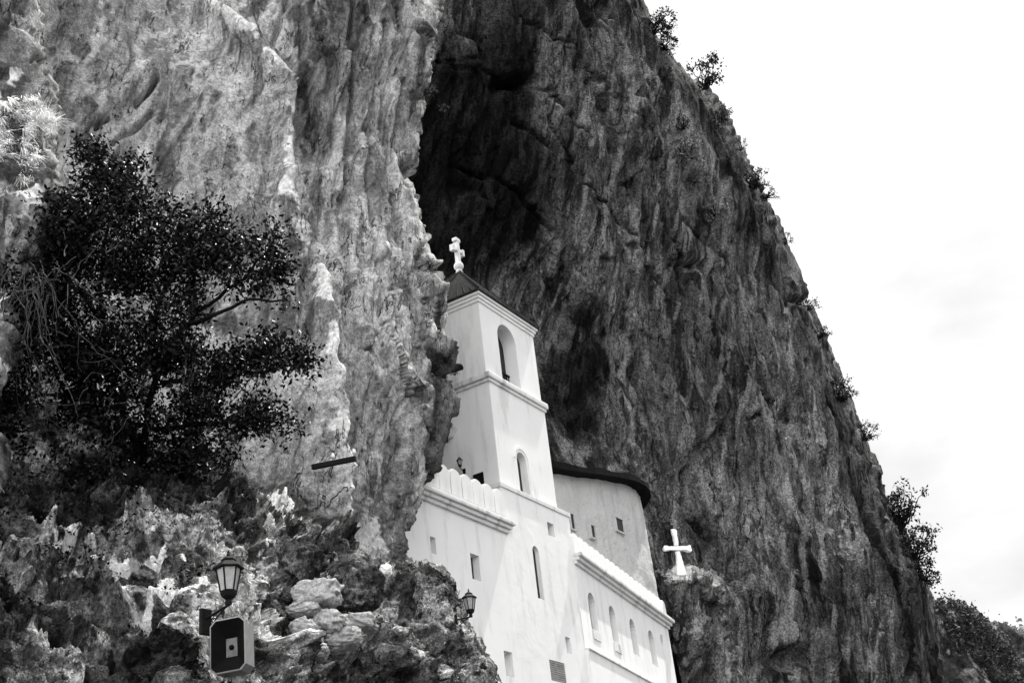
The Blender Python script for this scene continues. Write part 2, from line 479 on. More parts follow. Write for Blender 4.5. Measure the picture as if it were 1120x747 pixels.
# ------------------------------------------------------------------ terrain sheets
def sheet(name, mat, px, py, z, displace, wrap_right=0, wrap_top=0, wrap_left=0, attrs=None):
    """a rock surface through points seen at (px, py) and distance z; edges continue back into the mountain"""
    if wrap_left:
        for j in range(1, 9):
            px = np.concatenate([px[:, :1] + 1.5 * j, px], 1) if False else np.concatenate([px[:, :1], px], 1)
            py = np.concatenate([py[:, :1], py], 1); z = np.concatenate([z[:, :1] + wrap_left / 8.0, z], 1)
    if wrap_right:
        for j in range(1, 9):
            px = np.concatenate([px, px[:, -1:] - 1.0], 1); py = np.concatenate([py, py[:, -1:]], 1)
            z = np.concatenate([z, z[:, -1:] + wrap_right / 8.0], 1)
    if wrap_top:
        for j in range(1, 9):
            py = np.concatenate([py[:1] + 1.0, py], 0); px = np.concatenate([px[:1], px], 0)
            z = np.concatenate([z[:1] + wrap_top / 8.0, z], 0)
    P = at(px, py, z)
    du = np.gradient(P, axis=1); dv = np.gradient(P, axis=0)
    N = np.cross(du, dv); N /= np.linalg.norm(N, axis=-1, keepdims=True) + 1e-12
    tocam = CAM - P
    flip = ((N * tocam).sum(-1) < 0)
    if flip.mean() > 0.5: N = -N
    h, wd = px.shape
    Pf = P.reshape(-1, 3); Nf = N.reshape(-1, 3)
    d = displace(Pf, px.ravel(), py.ravel())
    extra = None
    if isinstance(d, tuple): d, extra = d
    Vv = Pf + Nf * d[:, None]
    idx = np.arange(h * wd).reshape(h, wd)
    Fq = np.stack([idx[:-1, :-1], idx[1:, :-1], idx[1:, 1:], idx[:-1, 1:]], -1).reshape(-1, 4)
    if flip.mean() > 0.5: Fq = Fq
    me = mesh_np(name, Vv, Fq)
    if extra:
        for k, a in extra.items():
            A = me.attributes.new(k, 'FLOAT', 'POINT'); A.data.foreach_set('value', np.clip(a, 0, 1).astype(np.float32))
    o = link(name, me, mat, None, True)
    o['kind'] = 'structure'
    return o, Vv.reshape(h, wd, 3)

def lerp_poly(y, pts):
    p = np.array(pts, float); return np.interp(y, p[:, 0], p[:, 1])

def blob(px, py, x, y, rx, ry, ang=0.0):
    c, s = cos(ang), sin(ang); dx, dy = px - x, py - y
    return np.exp(-(((dx * c + dy * s) / rx) ** 2 + ((-dx * s + dy * c) / ry) ** 2))

def seg_dist(px, py, pts):
    d = np.full(px.shape, 1e9)
    for (x0, y0), (x1, y1) in zip(pts[:-1], pts[1:]):
        t = np.clip(((px - x0) * (x1 - x0) + (py - y0) * (y1 - y0)) / ((x1 - x0) ** 2 + (y1 - y0) ** 2), 0, 1)
        d = np.minimum(d, np.hypot(px - x0 - t * (x1 - x0), py - y0 - t * (y1 - y0)))
    return d

# ---- ground
gm = bpy.data.meshes.new('ground')
gm.from_pydata([(-3000, -3000, 0), (3000, -3000, 0), (3000, 3000, 0), (-3000, 3000, 0)], [], [(0, 1, 2, 3)])
tag(link('ground', gm, M_GROUND), kind='structure')

# ---- the big cliff behind the monastery
SIL = [(-400, 560), (-120, 655), (0, 700), (40, 716), (75, 742), (100, 770), (125, 792), (160, 808), (210, 832), (250, 850), (290, 868), (340, 888), (400, 912), (440, 930),
       (500, 953), (570, 978), (620, 1005), (650, 1018), (700, 1028), (747, 1031), (900, 1040)]
CN = Spline2([(480, 60, -5.5), (480, 250, -8), (560, 60, -4.2), (560, 330, -8.2), (620, 440, -8.0), (560, 480, -7.5), (660, 500, -6.5), (700, 540, -5.5), (640, 620, -6), (730, 600, -4.6),
              (650, 80, -3.0), (700, 0, -2.0), (640, 250, -5.0), (720, 300, -4.3), (760, 450, -4.4), (790, 560, -4.3), (760, 690, -4.4), (800, 747, -4.2), (830, 300, -2.2), (800, 140, -1.2), (870, 290, -.6),
              (900, 600, -1.4), (985, 570, .8), (1030, 747, .8), (950, 747, -1.2), (700, -250, 0), (480, -250, -3), (380, 200, -9), (380, 500, -9), (600, 900, -5.0), (1030, 900, -.5)])
def plane_depth(px, py, off):
    d = rays(px, py); o = C0 + FN * np.asarray(off)[..., None] - CAM
    return (o @ FN) / (d @ FN)
def cliff_depth(px, py):
    return plane_depth(px, py, CN(px, py))
gv = np.linspace(0, 1, 520); gu = np.linspace(0, 1, 520)
py_ = (-260 + gv * 1150)[:, None] * np.ones((1, len(gu)))
xr_ = lerp_poly(py_, SIL)
px_ = 400 + (xr_ - 400) * gu[None, :]
edge = np.clip((px_ - (xr_ - 26)) / 26, 0, 1)
zc = plane_depth(px_, py_, CN(px_, py_) - 3.0 * (1 - np.sqrt(1 - np.minimum(edge, 0.995) ** 2)))
HOLES = [(642, 92, 5, 4, 1.2), (565, 92, 16, 7, 1.6), (735, 558, 9, 9, 1.5), (803, 425, 4, 5, 1.0), (782, 452, 4, 5, 0.9), (683, 110, 4, 4, .8), (790, 408, 3, 4, .8), (700, 205, 4, 5, 1), (765, 200, 5, 9, 1.2),
         (660, 10, 7, 14, 1.2), (860, 460, 9, 12, 1.2), (640, 30, 4, 3, .6), (690, 270, 3, 4, .6), (870, 720, 14, 12, 1.6), (598, 100, 4, 3, .6), (760, 290, 12, 5, 0.9), (880, 330, 10, 4, 0.8), (812, 620, 8, 22, 1.0), (848, 690, 7, 12, 1.2)]
CREV = [([(560, 20), (620, 55), (680, 130), (720, 190), (770, 260)], 3.0, 0.9), ([(600, 130), (640, 200), (690, 250), (740, 330)], 3.0, 0.8), ([(690, 40), (705, 130), (730, 240), (770, 330), (800, 420)], 3.5, 1.0),
        ([(780, 260), (800, 330), (850, 420), (880, 480)], 3.0, 0.9), ([(800, 480), (815, 560), (850, 690), (860, 747)], 4.0, 1.0), ([(900, 420), (935, 560), (965, 640), (990, 747)], 4.0, 1.2), ([(860, 300), (905, 430), (950, 560), (985, 660)], 3.5, 1.0),
        ([(480, 60), (540, 80), (600, 105), (640, 150)], 3.0, 0.8), ([(500, 180), (560, 210), (600, 260)], 3.0, 0.7), ([(745, 470), (760, 560), (790, 600), (800, 680)], 3.5, 0.9), ([(940, 470), (975, 600), (1005, 690)], 3.0, 1.0)]
def cliff_disp(P, px, py):
    s = (P - C0) @ FR; nn = (P - C0) @ FN; zz = P[:, 2]
    lean = zz - 0.45 * s                      # bedding dips to the right
    warp = .55 * fbm(P * 0.11, 3, 0.5, 3)
    q = np.stack([s * 0.42 + warp * 1.2, nn * 0.25, lean * 0.085 + warp * 0.5], 1)
    flute = ridged(q, 5, 0.52, 5)
    q2 = np.stack([s * 0.10 + 0.09 * zz, nn * 0.1, zz * 0.12 - s * .06], 1)
    f1, f2, cid = cells(np.stack([s * 0.20 + warp * 0.6, nn * 0.2, lean * 0.075 + warp * 0.3], 1), 4)
    f1b, f2b, cidb = cells(np.stack([s * 0.75 + warp * 1.4, nn * 0.5, lean * 0.24 + warp], 1), 9)
    fa, ea = facets(np.stack([s * 0.17 + warp * 0.5, nn * 0.1, lean * 0.055 + warp * 0.25], 1), 4)
    fb, eb = facets(np.stack([s * 0.55 + warp * 0.9, nn * 0.2, lean * 0.13 + warp * .6], 1), 9)
    fc_, ec = facets(np.stack([s * 1.6 + warp * 2, nn * 0.5, lean * 0.5 + warp], 1), 10)
    d = 0.7 * fbm(q2, 3, 0.5, 8) + 0.15 * (flute - 0.9) + 1.05 * fa + .50 * fb + .20 * fc_
    d += .13 * (ridged(np.stack([s * 1.25 + warp * 1.5, nn * .5, lean * .10 + warp], 1), 4, .55, 25) - .9) + .10 * fbm(P * np.array([1.6, 1.6, 0.5]), 5, 0.66, 21)
    d *= 1 - .4 * np.clip((px - lerp_poly(py, SIL) + 60) / 60, 0, 1)
    d -= .35 * sstep(.04, 0, ea) * sstep(-.1, .3, warp) + .12 * sstep(.05, 0, eb)
    st = np.zeros(len(P))
    for x, y, rx, ry, dep in HOLES:
        d -= dep * 1.4 * blob(px, py, x, y, rx, ry)
    wob = 6 * fbm(np.stack([px * .03, py * .03, 0 * px], 1), 3, .5, 2)
    for pts, wd, dep in CREV:
        dd = seg_dist(px + wob, py + wob * .7, pts)
        d -= .62 * dep * np.exp(-(dd / (wd * .55)) ** 2)
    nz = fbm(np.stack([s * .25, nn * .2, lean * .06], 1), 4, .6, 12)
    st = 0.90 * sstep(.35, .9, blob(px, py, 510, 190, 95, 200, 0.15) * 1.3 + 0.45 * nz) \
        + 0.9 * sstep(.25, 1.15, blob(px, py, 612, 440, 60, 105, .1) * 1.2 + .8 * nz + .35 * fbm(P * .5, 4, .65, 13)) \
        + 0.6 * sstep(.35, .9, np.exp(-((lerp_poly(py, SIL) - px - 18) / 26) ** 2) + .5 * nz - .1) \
        + 0.45 * sstep(.15, .6, nz) + .35 * sstep(.3, .8, blob(px, py, 770, 400, 90, 110, -.2) + .4 * nz)  # cave recess shade painted over black staining; edge and middle also darker
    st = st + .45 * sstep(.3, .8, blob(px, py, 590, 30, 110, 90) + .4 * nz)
    sc = 0.6 * sstep(.4, .9, blob(px, py, 905, 560, 16, 190, -.22) * .75 + .6 * fbm(np.stack([s * .9, nn, lean * .12], 1), 4, .6, 40)) + 0.4 * sstep(.5, .9, blob(px, py, 880, 640, 8, 80, -.15) + .3 * nz)  # highlight streaks painted pale down the cliff's lower right
    return d, {'stain_shade': np.minimum(st, .92), 'scar_sun': sc * .6}
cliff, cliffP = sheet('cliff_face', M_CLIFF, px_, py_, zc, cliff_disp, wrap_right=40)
def cliff_z(px, py): return float(cliff_depth(np.array([float(px)]), np.array([float(py)]))[0])

# ---- the near grey cliff on the left
LDY = [(-250, -250, 21.5), (0, 0, 24.0), (0, 200, 23.2), (0, 420, 22.4), (100, 80, 25.2), (150, 250, 25.2), (120, 0, 25.8), (200, 150, 26.2), (250, 300, 26.1), (200, 450, 25.3), (250, -250, 28.5),
       (215, 0, 27.6), (300, 90, 27.0), (310, 250, 26.5), (350, 400, 26.8), (352, 550, 27.0), (325, 100, 27.9), (300, 0, 28.0), (400, 100, 29.2), (450, 100, 30.2), (455, 0, 30.8), (400, -100, 29.8), (350, 250, 27.8), (400, 250, 28.8),
       (450, 300, 30.0), (480, 400, 31.4), (420, 450, 29.2), (400, 550, 29.3), (432, 600, 30.6), (470, 520, 31.5), (450, -250, 32.2), (300, 600, 26.3), (400, 660, 29.5), (100, 600, 23.5)]
# each point's distance along the ground, turned into distance from the eye
LD = Spline2([(x, y, float(rays(x, y)[1]) / d) for x, y, d in LDY])
LR = [(-260, 470), (0, 478), (30, 468), (60, 462), (110, 448), (150, 446), (200, 443), (240, 449), (280, 461), (330, 480), (345, 484), (380, 481), (420, 482), (470, 479), (500, 470), (525, 460), (560, 450), (590, 438), (615, 428), (700, 418)]
gv = np.linspace(0, 1, 560); gu = np.concatenate([np.linspace(0, .22, 60)[:-1], np.linspace(.22, 1, 520)])
py_ = (-260 + gv * 960)[:, None] * np.ones((1, len(gu)))
xr_ = lerp_poly(py_, LR)
px_ = -260 + (xr_ + 260) * gu[None, :]
edge = np.clip((px_ - (xr_ - 14)) / 14, 0, 1)
zl = 1 / LD(px_, py_) + 1.1 * (1 - np.sqrt(1 - np.minimum(edge, .995) ** 2))
RIDGE = [(215, -5), (240, 25), (275, 55), (302, 90), (308, 140), (308, 220), (318, 270), (345, 320), (352, 370), (350, 450), (352, 560)]
FURROW = [([(172, 90), (166, 100), (148, 117)], 2.2, .45), ([(118, 130), (105, 140)], 2.2, .4), ([(165, 125), (140, 145), (125, 153)], 2.4, .4), ([(330, -20), (335, 120), (322, 200), (335, 330)], 4, .35), ([(385, -20), (380, 120), (372, 240), (385, 330)], 3, .3),
          ([(425, 20), (420, 130), (432, 240), (452, 330), (450, 440)], 4, .45), ([(440, 90), (432, 160), (445, 210)], 3, .4), ([(405, 60), (402, 200), (410, 300)], 2.5, .2), ([(470, 330), (468, 420), (455, 520), (440, 590)], 4, .4),
          ([(300, 45), (310, 10)], 3, .3), ([(345, 180), (350, 260), (362, 340)], 3, .2)]
def face_disp(P, px, py):
    side = sstep(-10, 30, px - lerp_poly(py, [(y, x) for x, y in sorted(RIDGE, key=lambda t: t[1])]))   # 1 on the fluted flank
    warp = fbm(P * 0.22, 3, .5, 31)
    hx = P[:, 0] * .8 + P[:, 1] * .6; hy = P[:, 0] * -.6 + P[:, 1] * .8; zz = P[:, 2]
    flute = ridged(np.stack([hx * .75 + warp * .8 - zz * .1, hy * .2, zz * .10 + warp * .4], 1), 5, .5, 33)
    f1, f2, cid = cells(np.stack([hx * .45 + warp, hy * .2, zz * .16 + warp], 1), 35)
    f1b, f2b, cidb = cells(np.stack([hx * 1.1 + warp, hy * .6, zz * .55 + warp], 1), 36)
    d = 0.30 * fbm(P * .35, 3, .5, 41) + side * (0.16 * (flute - .9)) + (1 - side) * (.10 * (cid - .5) * sstep(0, .3, f2 - f1))
    d += 0 * cidb
    d += (.06 + .04 * side) * fbm(P * 1.1, 6, .62, 43) + (.012 + .03 * side) * ridged(P * np.array([2.2, 2.2, .6]), 5, .6, 49)
    wob = 5 * fbm(np.stack([px * .04, py * .04, 0 * px], 1), 3, .5, 6)
    dr = seg_dist(px + wob, py, RIDGE)
    d += .68 * np.exp(-(dr / 10) ** 2)
    for pts, wd, dep in FURROW:
        d -= dep * np.exp(-(seg_dist(px + wob * .5, py + wob * .3, pts) / wd) ** 2)
    d -= 1.2 * blob(px, py, 365, 400, 9, 9)
    d += .35 * blob(px, py, 150, 90, 40, 10, -.75)
    low = sstep(470, 590, py) * sstep(240, 300, px)
    d += low * .22 * fbm(P * 1.7, 5, .65, 44)
    fa, ea = facets(np.stack([hx * .5 + warp * .6, hy * .2, zz * .17 + warp * .4], 1), 37)
    fb, eb = facets(np.stack([hx * 1.7 + warp, hy * .7, zz * .6 + warp], 1), 38)
    d += (.16 + .42 * side) * fa + (.07 + .15 * side) * fb - .10 * side * sstep(.05, 0, ea)
    nz = fbm(np.stack([hx * .5, hy * .3, zz * .12], 1), 4, .6, 45)
    st = .6 * sstep(.05, .5, nz) * (.4 + .6 * side) + .6 * sstep(.3, .8, blob(px, py, 470, 470, 26, 110, .05) + .3 * nz) + .3 * sstep(.3, .9, blob(px, py, 40, 60, 50, 120) + .3 * nz) + .35 * sstep(.4, .9, blob(px, py, 440, 60, 30, 150) + .3 * nz)  # dark staining also paints the flank's vertical shadows
    sc = .7 * sstep(.40, .85, np.exp(-(dr / 9) ** 2) * .75 + .5 * fbm(P * .9, 4, .6, 46)) + .8 * sstep(.45, .8, blob(px, py, 395, 590, 30, 55) + .45 * fbm(P * 1.4, 4, .6, 47)) + .5 * sstep(.5, .9, blob(px, py, 410, 265, 22, 50) + .4 * fbm(P * 1.2, 4, .6, 48))  # sunlit ridge edge and flank patches painted pale
    return d, {'stain_shade': np.minimum(st, .7), 'scar_sun': sc * .8}
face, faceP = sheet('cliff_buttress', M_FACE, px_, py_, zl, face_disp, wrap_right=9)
def face_z(px, py): return float(1 / LD(np.array([float(px)]), np.array([float(py)]))[0])

# ---- near rock shoulder at the far left, carrying dry grass
BR = [(-260, 20), (0, 28), (40, 38), (90, 50), (150, 60), (200, 62), (250, 50), (300, 35), (360, 15), (420, 2), (560, 0)]
gv = np.linspace(0, 1, 260); gu = np.linspace(0, 1, 150)
py_ = (-260 + gv * 820)[:, None] * np.ones((1, len(gu)))
xr_ = lerp_poly(py_, BR)
px_ = -230 + (xr_ + 230) * gu[None, :]
edge = np.clip((px_ - (xr_ - 16)) / 16, 0, 1)
zb = (16.9 + .004 * (px_ + 50) + .004 * (150 - py_)) / rays(px_, py_)[..., 1] + 1.0 * (1 - np.sqrt(1 - np.minimum(edge, .995) ** 2))
zb -= .5 * sstep(95, 125, py_)
def shoulder_disp(P, px, py):
    f1, f2, cid = cells(P * np.array([.9, .9, .5]), 51)
    d = .35 * fbm(P * .6, 3, .5, 52) + .2 * facets(P * np.array([.8, .8, .5]), 51)[0] + .15 * facets(P * 2.2, 56)[0] + .12 * fbm(P * 1.8, 6, .65, 53)
    return d, {'stain_shade': .75 * sstep(108, 125, py) * sstep(-.3, .2, fbm(P * 1.3, 3, .6, 57)) + .6 * sstep(.4, .9, blob(px, py, 5, 75, 40, 50)) + .3 * sstep(0, .5, fbm(P * .8, 4, .6, 54)), 'scar_sun': .5 * sstep(.1, .5, fbm(P * 1.1, 4, .6, 55))}
sheet('rock_shoulder', M_FACE, px_, py_, zb, shoulder_disp, wrap_right=5)

# ---- foreground slope, lower left
STOP = [(-260, 440), (0, 480), (60, 500), (90, 476), (115, 466), (140, 480), (160, 520), (200, 528), (250, 522), (272, 545), (300, 560), (335, 572), (365, 592), (385, 612), (430, 640), (470, 700)]
SD = Spline2([(-260, 440, 1 / 15.5), (-260, 900, 1 / 9.), (0, 480, 1 / 18.5), (0, 620, 1 / 14.5), (0, 747, 1 / 11.5), (100, 480, 1 / 20.5), (150, 560, 1 / 18.2), (150, 650, 1 / 14.8), (150, 747, 1 / 12.4), (222, 668, 1 / 13.8), (225, 747, 1 / 13.0), (200, 600, 1 / 15.9),
              (250, 530, 1 / 22.), (255, 700, 1 / 14.3), (290, 640, 1 / 16.6), (290, 747, 1 / 14.6), (350, 680, 1 / 18.1), (350, 747, 1 / 16.6), (330, 580, 1 / 23.), (385, 615, 1 / 23.5), (430, 660, 1 / 21.), (440, 747, 1 / 19.), (430, 900, 1 / 16.), (200, 900, 1 / 10.5), (270, 600, 1 / 18.)])
gu = np.linspace(0, 1, 640); gv = np.linspace(0, 1, 470) ** 1.1
px_ = (-260 + 730 * gu)[None, :] * np.ones((len(gv), 1))
yt_ = lerp_poly(px_, STOP)
py_ = yt_ + (900 - yt_) * gv[:, None]
zs = 1 / SD(px_, py_)
edge = np.clip((yt_ + 14 - py_) / 14, 0, 1)
zs = zs + .9 * (1 - np.sqrt(1 - np.minimum(edge, .995) ** 2))
def slope_disp(P, px, py):
    warp = fbm(P * .7, 3, .5, 61)
    f1, f2, cid = cells(P * np.array([1.0, 1.0, 1.5]) + warp[:, None] * .5, 62)
    f1b, f2b, cidb = cells(P * 3.1 + warp[:, None], 63)
    d = .28 * fbm(P * .55, 3, .5, 64) + .60 * facets(P * np.array([.9, .9, 1.2]) + warp[:, None] * .4, 62, .11)[0] + .30 * facets(P * 2.4 + warp[:, None] * .6, 63, .11)[0] + .11 * facets(P * 5.0 + warp[:, None], 69, .11)[0] + .09 * fbm(P * 2.2, 6, .66, 65)
    d *= 1 - np.maximum(.82 * np.minimum(1, 1.5 * blob(px, py, 240, 690, 42, 60)), .75 * np.minimum(1, 1.4 * blob(px, py, 350, 675, 48, 42)))
    nz = fbm(P * 1.2, 4, .62, 67)
    hi = blob(px, py, 150, 625, 130, 70, .3)
    sc = .95 * sstep(.42, .8, hi * .62 + .55 * nz) + .85 * sstep(.45, .8, blob(px, py, 285, 690, 20, 44, -.4) * .8 + .4 * nz) + .8 * sstep(.45, .85, blob(px, py, 300, 560, 60, 30, .5) * .8 + .5 * nz) + .5 * sstep(.45, .8, blob(px, py, 285, 630, 26, 46, .2))  # sunlit patches of the slope painted pale
    st = .75 * sstep(-.25, .25, fbm(P * .9, 4, .6, 68)) * (1 - hi * .6) + .35 * blob(px, py, 0, 690, 150, 150) + .75 * sstep(.25, .7, blob(px, py, 120, 540, 180, 36))  # shaded gaps painted dark outside the sunlit patch
    return d, {'stain_shade': np.minimum(st, .85), 'scar_sun': sc * .75}
slope, slopeP = sheet('rocky_slope', M_SLOPE, px_, py_, zs, slope_disp, wrap_top=4)
def slope_z(px, py): return float(1 / SD(np.array([float(px)]), np.array([float(py)]))[0])

# ---- mossy outcrop in front of the monastery
OR_ = [(608, 466), (612, 483), (622, 494), (640, 503), (660, 511), (690, 523), (720, 538), (747, 551), (900, 620)]
OD = Spline2([(350, 610, 1 / 23.), (430, 612, 1 / 25.), (490, 614, 1 / 26.), (510, 650, 1 / 25.2), (400, 660, 1 / 21.3), (450, 660, 1 / 23.6), (430, 700, 1 / 21.3), (380, 747, 1 / 18.6), (480, 747, 1 / 21.5), (550, 747, 1 / 23.2), (540, 900, 1 / 20.), (380, 900, 1 / 16.)])
gv = np.linspace(0, 1, 330); gu = np.linspace(0, 1, 300)
yy = 608 + (900 - 608) * gv[:, None]
xr_ = lerp_poly(yy * np.ones((1, len(gu))), OR_)
px_ = 350 + (xr_ - 350) * gu[None, :]
top = lerp_poly(px_, [(350, 24), (385, 12), (405, 10), (420, 20), (432, 9), (470, 7), (500, 5), (640, 5)])
py_ = yy + top * (1 - gv[:, None]) ** 3
edge = np.clip((px_ - (xr_ - 14)) / 14, 0, 1); edget = np.clip((622 + top - py_) / 12, 0, 1)
zo = 1 / OD(px_, py_) + .8 * (1 - np.sqrt(1 - np.minimum(edge, .995) ** 2)) + .6 * (1 - np.sqrt(1 - np.minimum(edget, .995) ** 2))
def out_disp(P, px, py):
    warp = fbm(P * .6, 3, .5, 71)
    lean = P[:, 2] + .5 * P[:, 0]
    f1, f2, cid = cells(np.stack([P[:, 0] * .9 + warp * .6, P[:, 1] * .5, lean * .5], 1), 72)
    f1b, f2b, cidb = cells(P * 2.2 + warp[:, None], 73)
    d = .35 * fbm(P * .5, 3, .5, 74) + .42 * facets(np.stack([P[:, 0] * .8 + warp * .4, P[:, 1] * .5, lean * .5], 1), 72, .11)[0] + .22 * facets(P * 1.9 + warp[:, None] * .6, 73, .11)[0] + .10 * facets(P * 4.5 + warp[:, None], 79, .11)[0] + .12 * fbm(P * 1.7, 6, .66, 75) + .07 * ridged(P * 2.6, 4, .6, 76)
    d -= .5 * np.exp(-(seg_dist(px, py, [(425, 640), (440, 660), (500, 720), (520, 760)]) / 6) ** 2)
    xe = lerp_poly(py, OR_)
    d = d * (1 - .6 * np.clip((px - xe + 26) / 26, 0, 1)) * (1 - .5 * np.clip((640 - py) / 24, 0, 1)) - .12
    nz = fbm(P * 1.5, 4, .62, 77)
    return d, {'stain_shade': .5 * sstep(-.1, .4, fbm(P * .8, 4, .6, 78)), 'scar_sun': .8 * sstep(.25, .6, nz) * (1 - blob(px, py, 470, 632, 45, 22) * .9)}
sheet('rock_outcrop', M_OUT, px_, py_, zo, out_disp, wrap_right=4, wrap_top=4)

# ---- rock ledge under the white cross
gv = np.linspace(0, 1, 150); gu = np.linspace(0, 1, 110)
yy = (626 + 274 * gv)[:, None] * np.ones((1, len(gu)))
xl_ = lerp_poly(yy, [(626, 724), (640, 722), (680, 728), (747, 738), (900, 760)]); xr_ = lerp_poly(yy, [(626, 772), (640, 786), (660, 794), (700, 802), (747, 812), (900, 835)])
px_ = xl_ + (xr_ - xl_) * gu[None, :]
e1 = np.abs(gu[None, :] * 2 - 1) ** 6 * np.ones_like(px_); e2 = np.clip((634 - yy) / 8, 0, 1)
zp = 55.2 + (px_ - 750) * .05 + 1.8 * (1 - np.sqrt(1 - np.minimum(e1, .99))) + 1.2 * (1 - np.sqrt(1 - np.minimum(e2, .995) ** 2))
def ledge_disp(P, px, py):
    f1, f2, cid = cells(P * np.array([.5, .5, .4]), 81)
    return .8 * facets(P * np.array([.35, .35, .2]), 81)[0] + .3 * facets(P * np.array([.9, .9, .5]), 85)[0] + .14 * fbm(P * .9, 5, .62, 82), {'stain_shade': .3 * sstep(0, .5, fbm(P * .5, 4, .6, 83)), 'scar_sun': .3 * sstep(650, 630, py) + .35 * sstep(.1, .5, fbm(P * .6, 4, .6, 84)) + .5 * sstep(.5, .9, blob(px, py, 795, 730, 10, 40))}  # lit top edge painted pale, besides the random scars
sheet('rock_ledge', M_CLIFF, px_, yy, zp, ledge_disp, wrap_right=5, wrap_top=4, wrap_left=5)

# ---- hills beyond the cliff's end
def hill(name, ridge, z0, dz, seed, mat, rough):
    gu = np.linspace(0, 1, 220); gv = np.linspace(0, 1, 90)
    x0, x1 = ridge[0][0], ridge[-1][0]
    px = (x0 + (x1 - x0) * gu)[None, :] * np.ones((len(gv), 1))
    yt = lerp_poly(px, ridge); py = yt + (980 - yt) * gv[:, None]
    z = z0 - dz * gv[:, None] + 0 * px + (px - x0) * .12
    def dp(P, a, b):
        f1, f2, cid = cells(P * .06, seed)
        return rough * (1.2 * fbm(P * .03, 4, .6, seed) + .6 * (cid - .5) * sstep(0, .2, f2 - f1) + .5 * fbm(P * .15, 5, .6, seed + 3)), {'stain_shade': .6 * sstep(-.1, .4, fbm(P * .05, 4, .6, seed + 5)), 'scar_sun': .5 * sstep(.2, .5, fbm(P * .06, 4, .6, seed + 7))}
    return sheet(name, mat, px, py, z, dp, wrap_top=60)
RID1 = [(960, 640), (1022, 656), (1045, 660), (1062, 668), (1080, 682), (1092, 696), (1110, 716), (1130, 745), (1200, 830)]
RID2 = [(1040, 680), (1085, 690), (1105, 693), (1130, 702), (1200, 720), (1500, 760)]
M_HILL = rock_mat('scrubby_hillside', .010, .05, .30, f=.22, streak=.5, lichen_sun=.9, bump=.9)
M_HILL2 = rock_mat('wooded_hillside', .03, .07, .12, f=.2, streak=1.0, bump=.9)
hill('hill', RID1, 210, 60, 91, M_HILL, 3.0)
hill('far_hill', RID2, 420, 90, 95, M_HILL2, 5.0)

# ------------------------------------------------------------------ monastery
def arch(x0, x1, z0, z1, seg=10):
    r = (x1 - x0) / 2; c = (x0 + x1) / 2
    return [(x0, z0), (x1, z0)] + [(c + r * cos(a), z1 - r + r * sin(a)) for a in np.linspace(0, pi, seg)]

def rect(x0, x1, z0, z1): return [(x0, z0), (x1, z0), (x1, z1), (x0, z1)]

def inset_front(bm, outer, holes, y, depth, back=True):
    """a wall front at local y with real recesses of the given depth"""
    edges = []
    def loop(pts):
        vsx = [bm.verts.new((p[0], y, p[1])) for p in pts]
        es = [bm.edges.new((vsx[i], vsx[(i + 1) % len(vsx)])) for i in range(len(vsx))]
        edges.extend(es); return vsx
    loop(outer); hv = [loop(h) for h in holes]
    bmesh.ops.triangle_fill(bm, use_beauty=True, edges=edges, normal=(0, -1, 0))
    for k, vsx in enumerate(hv):
        dp = depth[k] if hasattr(depth, '__len__') else depth
        bk = [bm.verts.new((v.co.x, y + dp, v.co.z)) for v in vsx]
        for i in range(len(vsx)):
            j = (i + 1) % len(vsx); bm.faces.new((vsx[i], vsx[j], bk[j], bk[i]))

def shell(bm, outer, y0, y1):
    """side, top and back faces joining the front outline to the depth y1"""
    A = [bm.verts.new((p[0], y0, p[1])) for p in outer]; B = [bm.verts.new((p[0], y1, p[1])) for p in outer]
    for i in range(len(outer)):
        j = (i + 1) % len(outer); bm.faces.new((A[i], B[i], B[j], A[j]))
    bm.faces.new(B)

def pane(name, pts, y, mat, parent):
    bm = bmesh.new(); prism(bm, pts, 'y', y, y + .02); return bm_obj(name, bm, mat, parent)

def merlon_bm(w, h, t):
    bm = bmesh.new()
    pts = [(-w / 2, 0), (w / 2, 0)] + [(w / 2 * cos(a), h - w * .42 + w * .42 * sin(a)) for a in np.linspace(0, pi, 9)]
    prism(bm, pts, 'y', -t / 2, t / 2)
    es = [e for e in bm.edges if abs(e.verts[0].co.y - e.verts[1].co.y) < 1e-6 and min(e.verts[0].co.z, e.verts[1].co.z) > .02]
    bmesh.ops.bevel(bm, geom=es, offset=.035, segments=2, affect='EDGES')
    return bm

# -- bell tower: body, two upper stages, cornices, roof, stone cross
tower = empty('bell_tower', MF)
tag(tower, 'tall white plastered bell tower with arched belfry and dark pyramid roof', 'bell tower')
TC = [2.15, 2.1]       # centre of the shaft: along the front, into the building
bm = bmesh.new()
out = [(0.0, 3.0), (4.15, 3.0), (4.3, 10.0), (4.42, 15.9), (0.0, 15.9)]
holes = [arch(1.58, 1.98, 12.5, 14.28), rect(2.80, 3.23, 14.89, 15.37), rect(3.03, 3.35, 10.93, 11.48), rect(1.80, 2.76, 9.91, 10.56), rect(0.02 - .84, -.4, 9.7, 10.45)]
holes = holes[:4]
inset_front(bm, out, holes, 0.0, [.17, .26, .3, .05])
shell(bm, out, 0.0, 4.6)
body = bm_obj('lower_wall', bm, M_BODY, tower)
for nm, h, y, mt in (('window', holes[0], .15, M_DARK), ('window', holes[1], .24, M_DARK), ('window', holes[2], .28, M_WALL)):
    pane(nm, h, y, mt, tower)
bm = bmesh.new()
for k in range(9):
    box(bm, 1.81, 2.75, .012, .03, 9.935 + k * .068, 9.935 + k * .068 + .042)
box(bm, 1.80, 2.76, .034, .05, 9.91, 10.56)
tag(bm_obj('louvre_grille', bm, plain('grey_louvre', .22, .6), tower))
bm = bmesh.new(); box(bm, -.05, 4.47, -.05, 4.6, 15.9, 16.06, .02)
bm_obj('lower_cornice', bm, M_TRIM, tower)
